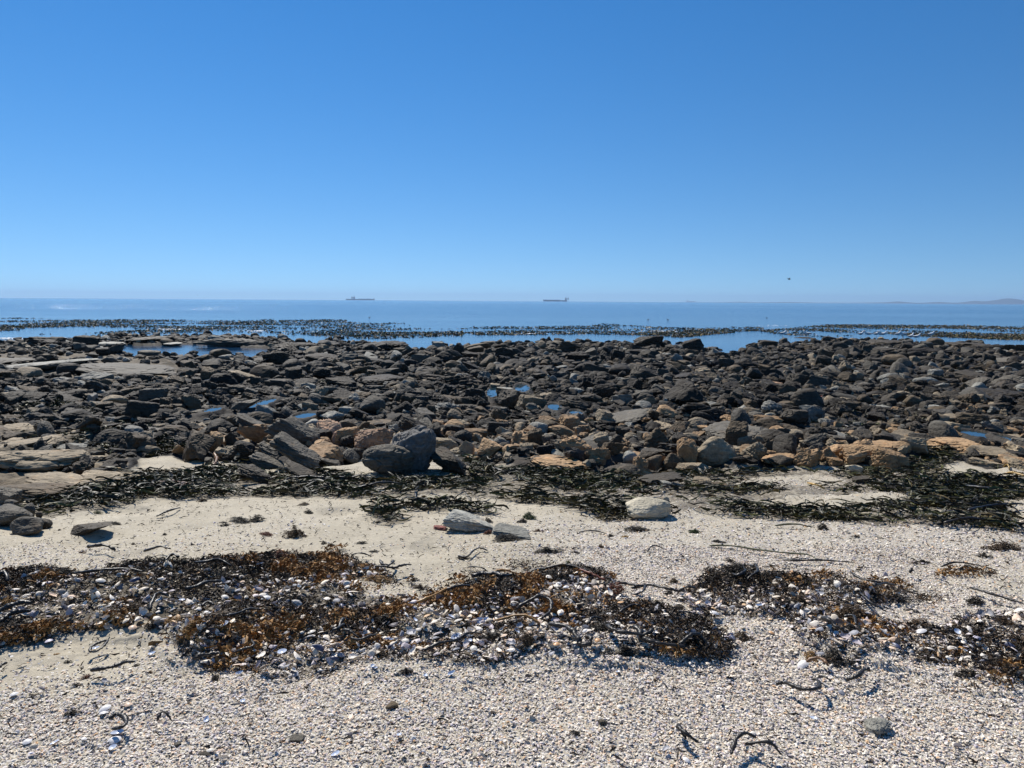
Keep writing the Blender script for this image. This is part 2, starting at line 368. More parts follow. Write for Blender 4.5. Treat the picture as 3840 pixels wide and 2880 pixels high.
def vmat(name, rough, spec=.5, var=.35, scale=60, trans=0.0, objcol=False, bmp=.4, bd=.004):
    m, n, p = mat(name)
    a = N(n, 'ShaderNodeObjectInfo') if objcol else N(n, 'ShaderNodeVertexColor', layer_name='Col')
    src = a.outputs['Color'] if objcol else a.outputs[0]
    g = n.nodes.new('ShaderNodeNewGeometry'); nn = noise(n, g.outputs['Position'], scale, 4, .6)
    c = mixc(n, 1, src, ramp(n, nn.outputs[0], [(.3,1-var),(.7,1+var)]).outputs[0], 'MULTIPLY')
    n.links.new(c, p.inputs['Base Color']); n.links.new(bump(n, nn.outputs[0], bmp, bd), p.inputs['Normal'])
    p.inputs['Roughness'].default_value = rough; p.inputs['Specular IOR Level'].default_value = spec
    return m
SHELL = vmat('shell', .55, .3, .16, 240, bmp=.2, bd=.001)
KELPV = vmat('wet_kelp', .5, .24, .4, 30, bmp=.5, bd=.01)
WEEDV = vmat('dry_weed', .62, .3, .4, 60)
FLOATV = vmat('floating_kelp', .5, .22, .3, 8, bmp=.2, bd=.01)
STALK = vmat('kelp_stalk', .42, .4, .35, 45, objcol=True, bmp=.6, bd=.004)
CLUMP = vmat('weed_clump', .6, .3, .4, 60, objcol=True)
SHELLO = vmat('shell_outside', .4, .4, .25, 120, objcol=True, bmp=.3, bd=.001)
def plain(name, c, rough=.6, spec=.4):
    m, n, p = mat(name); g = n.nodes.new('ShaderNodeTexCoord'); nn = noise(n, g.outputs['Object'], 3, 3)
    cc = mixc(n, 1, tuple(c), ramp(n, nn.outputs[0], [(.3,.85),(.7,1.12)]).outputs[0], 'MULTIPLY'); n.links.new(cc, p.inputs['Base Color'])
    p.inputs['Roughness'].default_value = rough; p.inputs['Specular IOR Level'].default_value = spec
    return m
PEARL = plain('shell_pearl', (.55,.60,.70), .25, .6)

# ------------------------------------------------------------------ beach and sea bed: one sheet
yr = np.concatenate([-np.geomspace(60,1.5,26), np.linspace(-1.2,1.6,14), np.geomspace(1.75,70,780), np.geomspace(73,420,50)])
s_in = np.linspace(-1,1,760); s_out = np.geomspace(1.03,5,26); ss = np.concatenate([-s_out[::-1], s_in, s_out])
YY, SS = np.meshgrid(yr, ss, indexing='ij'); XX = SS*(1.3+.86*np.maximum(YY,0)+.35*np.maximum(-YY,0))
ZZ = zfull(XX, YY); U, Vv = proj(XX, YY, zsm(XX, YY)); fr = YY > 1.2
xf, yf, uf, vf = XX.ravel(), YY.ravel(), U.ravel(), Vv.ravel(); frf = fr.ravel()
c = np.zeros((len(xf),4)); c[:,0] = np.where(frf, m_rock(xf, yf, uf, vf), 0)
c[:,1] = np.where(frf, shellcov(xf, yf, uf, vf), .9)*.75
c[:,2] = np.maximum(.85*(frf & m_wrack(xf, yf, uf, vf)), .6*(frf & m_kelp(xf, yf, uf, vf)))
c[:,3] = .9*poly_in([(-900,1560),(0,1570),(170,1625),(330,1640),(480,1700),(480,1800),(300,1860),(-900,1890)], uf, vf)+.55*poly_in([(-900,1310),(0,1330),(350,1325),(600,1345),(680,1370),(650,1425),(400,1440),(160,1400),(-900,1410)], uf, vf)
nr, nc = YY.shape; ii = (np.arange(nr-1)[:,None]*nc+np.arange(nc-1)[None,:]).ravel()
beach = mk('beach_ground', np.stack([XX, YY, ZZ], -1), np.stack([ii, ii+1, ii+nc+1, ii+nc], 1), ground_mat(), c, True)
tag(beach, 'pale shelly sand running down into dark bedrock', kind='structure')

# ------------------------------------------------------------------ sea
def water_mat(name, sea=True):
    m, n, p = mat(name); g = n.nodes.new('ShaderNodeNewGeometry'); pos = g.outputs['Position']
    p.inputs['IOR'].default_value = 1.33
    if sea:
        mp = N(n, 'ShaderNodeMapping'); n.links.new(pos, mp.inputs[0]); mp.inputs['Scale'].default_value = (.35,1,1)
        mb = N(n, 'ShaderNodeMapping'); n.links.new(pos, mb.inputs[0]); mb.inputs['Scale'].default_value = (.0018,.011,1)
        band = noise(n, mb.outputs[0], 1.0, 9, .68)
        sepx = n.nodes.new('ShaderNodeSeparateXYZ'); n.links.new(pos, sepx.inputs[0])
        far = n.nodes.new('ShaderNodeMapRange'); n.links.new(sepx.outputs[1], far.inputs[0]); far.inputs[1].default_value = 60; far.inputs[2].default_value = 170
        w1 = noise(n, mp.outputs[0], .9, 5, .6); w2 = noise(n, mp.outputs[0], 5, 3, .6)
        k = math_(n, 'MULTIPLY', far.outputs[0], ramp(n, band.outputs[0], [(.38,.22),(.62,1.0)]).outputs[0])
        st = math_(n, 'ADD', .05, math_(n, 'MULTIPLY', k, .62))
        b1 = n.nodes.new('ShaderNodeBump'); b1.inputs['Distance'].default_value = .8; n.links.new(st, b1.inputs['Strength']); n.links.new(w1.outputs[0], b1.inputs['Height'])
        b2 = n.nodes.new('ShaderNodeBump'); b2.inputs['Distance'].default_value = .05; n.links.new(st, b2.inputs['Strength']); n.links.new(w2.outputs[0], b2.inputs['Height']); n.links.new(b1.outputs[0], b2.inputs['Normal'])
        n.links.new(b2.outputs[0], p.inputs['Normal'])
        n.links.new(ramp(n, k, [(0,(.003,.035,.09)),(1,(.008,.10,.25))]).outputs[0], p.inputs['Base Color'])
        p.inputs['Roughness'].default_value = .10
    else:
        p.inputs['Base Color'].default_value = (.012,.03,.04,1); p.inputs['Roughness'].default_value = .04
        w2 = noise(n, pos, 9, 2, .5); n.links.new(bump(n, w2.outputs[0], .06, .02), p.inputs['Normal'])
    return m
def sheet(name, xs, ys, z, m):
    X, Y = np.meshgrid(xs, ys); nr, nc = X.shape; i = (np.arange(nr-1)[:,None]*nc+np.arange(nc-1)[None,:]).ravel()
    return mk(name, np.stack([X, Y, np.full(X.shape, z)], -1), np.stack([i, i+1, i+nc+1, i+nc], 1), m)
sea = sheet('sea', np.array([-15000,-5000,-800,-100,0,100,800,5000,15000.]), np.array([24,40,80,200,1000,3000,7000,15000.]), SEA, water_mat('sea_water'))
tag(sea, 'calm blue sea reaching to the horizon', kind='structure')
PW = water_mat('pool_water', False)
for i, (X, Y, a, b, Z) in enumerate(POOLW):
    th = np.linspace(0, 2*math.pi, 41)[:-1]; rr = 1.35+.12*np.sin(th*3+i)+.08*np.sin(th*5+2*i)
    Vp = np.concatenate([[[X, Y, Z]], np.stack([X+a*rr*np.cos(th), Y+b*rr*np.sin(th), np.full(40, Z)], 1)])
    o = mk('pool_water', Vp, np.array([[0, 1+k, 1+(k+1)%40] for k in range(40)]), PW); tag(o, 'small still tide pool among the dark rocks', kind='structure')

# ------------------------------------------------------------------ far hills
def far_hills():
    pts = [(2500,0),(2570,.6),(2700,1),(2775,3),(2830,1.2),(2950,3),(3050,1.5),(3200,2),(3310,4),(3355,8),(3400,4),(3440,3),(3510,7),(3560,4),(3600,5),(3640,12),(3680,10),(3720,15),(3745,20),(3765,22),(3790,20),(3820,14),(3840,14),(3900,18),(4050,25),(4200,16),(4500,8),(4900,0)]
    D = 11000; xs = np.linspace(2500, 4900, 240); hh = np.interp(xs, [p[0] for p in pts], [p[1] for p in pts])*D/F+SEA
    X = (xs-1920)/F*D; V = []; prof = [(-900,0),(-500,.45),(-200,.85),(0,1),(350,.7),(1100,0)]
    for dy, k in prof:
        dy = dy*.5
        nz = fbm(P3(xs*.03, dy*.01, 0), 4, 3)*12*(k > 0)*(k < 1)
        V.append(np.stack([X, np.full_like(X, D)+dy, SEA-4+(hh-SEA+4)*k+nz*np.clip(hh/60,0,1)], 1))
    nc = len(xs); i = (np.arange(len(prof)-1)[:,None]*nc+np.arange(nc-1)[None,:]).ravel()
    o = mk('far_hills', np.concatenate(V), np.stack([i, i+1, i+nc+1, i+nc], 1), plain('hillside', (.08,.10,.11), .9, .1), None, True)
    tag(o, 'low hazy hills on the horizon at the right', kind='structure')
far_hills()

# ------------------------------------------------------------------ boxes helper (ships)
def boxes(name, bs, m, parent):
    V = []; Fq = []
    for x0,x1,y0,y1,z0,z1 in bs:
        k = len(V); V += [(x,y,z) for z in (z0,z1) for x,y in ((x0,y0),(x1,y0),(x1,y1),(x0,y1))]
        Fq += [(k,k+3,k+2,k+1),(k+4,k+5,k+6,k+7),(k,k+1,k+5,k+4),(k+1,k+2,k+6,k+5),(k+2,k+3,k+7,k+6),(k+3,k,k+4,k+7)]
    return mk(name, V, np.array(Fq), m, parent=parent)
def ship(u0, u1, D, bow, label, hullcol, tower, midz):
    """bow = -1 bow at the left, +1 bow at the right; local x runs along the hull"""
    x0 = (u0-1920)/F*D; x1 = (u1-1920)/F*D; L = x1-x0
    e = bpy.data.objects.new('cargo_ship', None); COL.objects.link(e); e.location = ((x0+x1)/2, D, SEA); tag(e, label, 'ship', 'ships out on the horizon')
    s = np.linspace(-.5,.5,33); q = s*bow+.5  # 0 stern 1 bow
    wid = 20*np.clip(np.minimum(1-(np.maximum(q-.82,0)/.18)**2, .6+q*6), .03, 1); top = 13+6*np.clip((q-.93)/.03,0,1)+1.5*(q<.1)
    V = []
    for z, kk in ((-3,.8),(3,.97),(1,1)):
        zz = top if z == 1 else np.full(33, float(z))
        for sy in (-1,1): V.append(np.stack([s*L*(.985 if z != 1 else 1), sy*wid*kk, zz], 1))
    V = np.concatenate(V); Fq = []
    def strip(a, b):
        for i in range(32): Fq.append((a*33+i, a*33+i+1, b*33+i+1, b*33+i))
    strip(0,2); strip(2,4); strip(5,3); strip(3,1); strip(4,5)
    for i in (0, 32):
        Fq.append((i, 66+i, 99+i, 33+i)); Fq.append((66+i, 132+i, 165+i, 99+i))
    mk('hull', V, np.array(Fq), plain('ship_hull', hullcol, .7), parent=e)
    wht = plain('ship_paint', (.32,.34,.36), .6); drk = plain('ship_dark', (.13,.14,.16), .6)
    tx = tower*L
    boxes('bridge', [(tx-8,tx+8,-16,16,12,30),(tx-6,tx+6,-19,19,30,35),(tx-4,tx+3,-8,8,35,38)], wht, e)
    boxes('funnel', [(tx-bow*22-5,tx-bow*22+5,-5,5,12,33),(tx-bow*22-6,tx-bow*22+6,-6,6,33,37)], drk, e)
    boxes('mast', [(tx-.9,tx+.9,-.9,.9,38,49),(tx-.6,tx+.6,-5,5,44,45)], drk, e)
    for k in range(7): 
        cx = (-.30+.6*k/6.5)*L*1.0+ (L*.08*bow)
        if abs(cx-tx) > 32: boxes('hatch', [(cx-10,cx+10,-12,12,13,15.5),(cx-8,cx+8,-11,11,15.5,16.3)], drk, e)
    if midz: boxes('deck_crane', [(midz*L-12,midz*L+14,-10,10,13,18),(midz*L-3,midz*L+3,-3,3,18,22)], drk, e)
    return e
ship(2034, 2123, 6900, -1, 'dark cargo ship, bridge at its right end, right of the two big horizon ships', (.17,.19,.23), .445, 0)
ship(1300, 1407, 7600, 1, 'long pale cargo ship with bridge nearer its left end, left of the two big ships', (.24,.26,.28), -.22, .0)
e3 = ship(2570, 2602, 14000, 1, 'tiny faint ship far off at the start of the distant hills', (.30,.24,.24), -.40, 0)

# ------------------------------------------------------------------ birds
BB = plain('bird_white', (.72,.72,.70), .7); BG = plain('bird_grey', (.16,.17,.18), .7); BK = plain('bird_black', (.012,.012,.014), .6); BY = plain('bird_beak', (.55,.30,.05), .5)
def lathe_body(name, spine, rad, m, parent, ns=12, flat=1.0):
    """body grown round a curved spine in the xz plane"""
    sp = np.array(spine, float); n = len(sp); t = np.gradient(sp, axis=0); t /= np.linalg.norm(t, axis=1)[:,None]
    V = []; a = np.linspace(0, 2*math.pi, ns+1)[:-1]
    for i in range(n):
        up = np.array([-t[i,1], t[i,0]]);
        for q in a: V.append((sp[i,0]+up[0]*rad[i]*math.sin(q), rad[i]*flat*math.cos(q), sp[i,1]+up[1]*rad[i]*math.sin(q)))
    Fq = [(i*ns+j, i*ns+(j+1)%ns, (i+1)*ns+(j+1)%ns, (i+1)*ns+j) for i in range(n-1) for j in range(ns)]
    V += [(sp[0,0],0,sp[0,1]), (sp[-1,0],0,sp[-1,1])]; k = n*ns
    tr = [(k, (j+1)%ns, j) for j in range(ns)]+[(k+1, (n-1)*ns+j, (n-1)*ns+(j+1)%ns) for j in range(ns)]
    return mk(name, V, [np.array(Fq), np.array(tr)], m, None, True, parent=parent)
def wing(name, pts, m, parent, th=.01):
    """pts: list of (front xyz, back xyz) stations from root to tip; thin but solid"""
    V = []
    for a, b in pts:
        a = np.array(a, float); b = np.array(b, float); c_ = (a*.65+b*.35); z = np.array([0,0,th])
        V += [a, c_+z, b, c_-z*.5]
    Fq = []
    for i in range(len(pts)-1):
        for j in range(4): Fq.append((i*4+j, i*4+(j+1)%4, (i+1)*4+(j+1)%4, (i+1)*4+j))
    k = (len(pts)-1)*4; Fq += [(3,2,1,0), (k,k+1,k+2,k+3)]
    return mk(name, V, np.array(Fq), m, None, False, parent=parent)
def gull(swim=False):
    e = bpy.data.objects.new('seabird' if swim else 'seagull', None); COL.objects.link(e)
    h = .02 if swim else .14
    lathe_body('body', [(-.26,h+.10),(-.20,h+.10),(-.10,h+.09),(0,h+.09),(.08,h+.12),(.13,h+.18),(.15,h+.225),(.18,h+.245),(.21,h+.24)], [.012,.028,.062,.078,.070,.042,.036,.036,.014], BG if swim else BB, e)
    for s in (-1,1):
        wing('wing', [((.07,s*.070,h+.13),(-.05,s*.070,h+.07)),((-.08,s*.076,h+.13),(-.14,s*.072,h+.08)),((-.27,s*.03,h+.12),(-.28,s*.03,h+.10))], BG, e)
        if not swim: boxes('leg', [(-.004,.004,s*.03-.004,s*.03+.004,0,.075+h*.2),(-.004,.03,s*.03-.012,s*.03+.012,0,.006)], BY, e)
    lathe_body('beak', [(.205,h+.240),(.235,h+.235),(.255,h+.225)], [.013,.009,.002], BY, e, 6)
    return e
def copy_tree(o, parent=None):
    c_ = o.copy(); COL.objects.link(c_); c_.parent = parent
    for ch in list(o.children): copy_tree(ch, c_)
    return c_
ENT = []    # everything that gets its label from what lies round it: (object, u, v, words, group)
g0 = gull(); first = True
for t_, x_, y_, rz in (('6',95,95,.3),('6',185,108,2.8),('6',295,112,.2),('6',345,104,3.3),('6',385,85,-.4),('6',570,128,.1),('6',640,100,2.9),('6',740,155,.4),('6',815,160,-.2),('5',1300,62,.1),('5',1610,112,2.6),('6',1000,118,0.0)):
    o = g0 if first else copy_tree(g0); first = False
    u_, v_ = T(t_, x_, y_); X, Y, Z = unproj(np.array([u_]), np.array([v_])); X, Y = X[0], Y[0]
    if Y > 66: X *= 66/Y; Y = 66
    o.location = (X, Y, max(zfull(np.array([X]), np.array([Y]))[0], SEA)+.0); o.rotation_euler.z = rz; o.scale = (1.6,)*3
    o['category'] = 'seagull'; ENT.append((o, u_, v_, 'white and grey seagull', 'seagulls at the water edge', 'gull'))
GULLS = [e[0] for e in ENT]
s0 = gull(True); first = True
for t_, x_, y_ in (('A',990,195),('B',197,242),('B',1222,163),('B',1975,257),('B',2100,257),('C',570,245),('C',1740,217)):
    o = s0 if first else copy_tree(s0); first = False
    u_, v_ = T(t_, x_, y_); X, Y = unsea(np.array([u_]), np.array([v_]))
    o.location = (X[0], Y[0], SEA-.01); o.rotation_euler.z = random.uniform(0,6.2); o.scale = (1.0,)*3
    o['category'] = 'seabird'; ENT.append((o, u_, v_, 'dark seabird afloat on open water', 'seabirds floating offshore', 'bird'))
def flying(u_, v_, D, sc, label, rz, ry):
    e = bpy.data.objects.new('flying_bird', None); COL.objects.link(e)
    lathe_body('body', [(-.38,-.02),(-.28,-.015),(-.15,-.005),(0,0),(.12,.005),(.22,.02),(.33,.035),(.38,.04)], [.02,.035,.055,.065,.05,.022,.022,.018], BK, e)
    lathe_body('beak', [(.375,.04),(.41,.04),(.44,.035)], [.012,.008,.003], BK, e, 6)
    wing('tail', [((-.30,-.03,-.015),(-.36,-.04,-.02)),((-.30,.03,-.015),(-.36,.04,-.02))], BK, e)
    wing('wing', [((.13,-.04,.02),(-.10,-.04,.02)),((.10,-.20,.20),(-.12,-.20,.17)),((-.02,-.34,.36),(-.14,-.34,.30)),((-.14,-.44,.42),(-.17,-.44,.40))], BK, e, .012)
    wing('wing', [((.13,.04,.02),(-.10,.04,.02)),((.09,.20,.20),(-.14,.20,.16)),((-.08,.36,.30),(-.24,.36,.24)),((-.32,.52,.34),(-.34,.52,.32))], BK, e, .012)
    d = rays(np.array([u_]), np.array([v_]))[0]; e.location = d/d[1]*D+np.array([0,0,CAMZ]); e.scale = (sc,)*3; e.rotation_euler = (0, ry, rz)
    tag(e, label, 'bird'); return e
flying(2960, 1048, 150, 1.0, 'black long-necked bird flying above the sea with wings raised', .15, -.05)
flying(741, 1107, 420, .8, 'tiny pale speck of a bird flying just above the horizon at left', 2.6, .0)

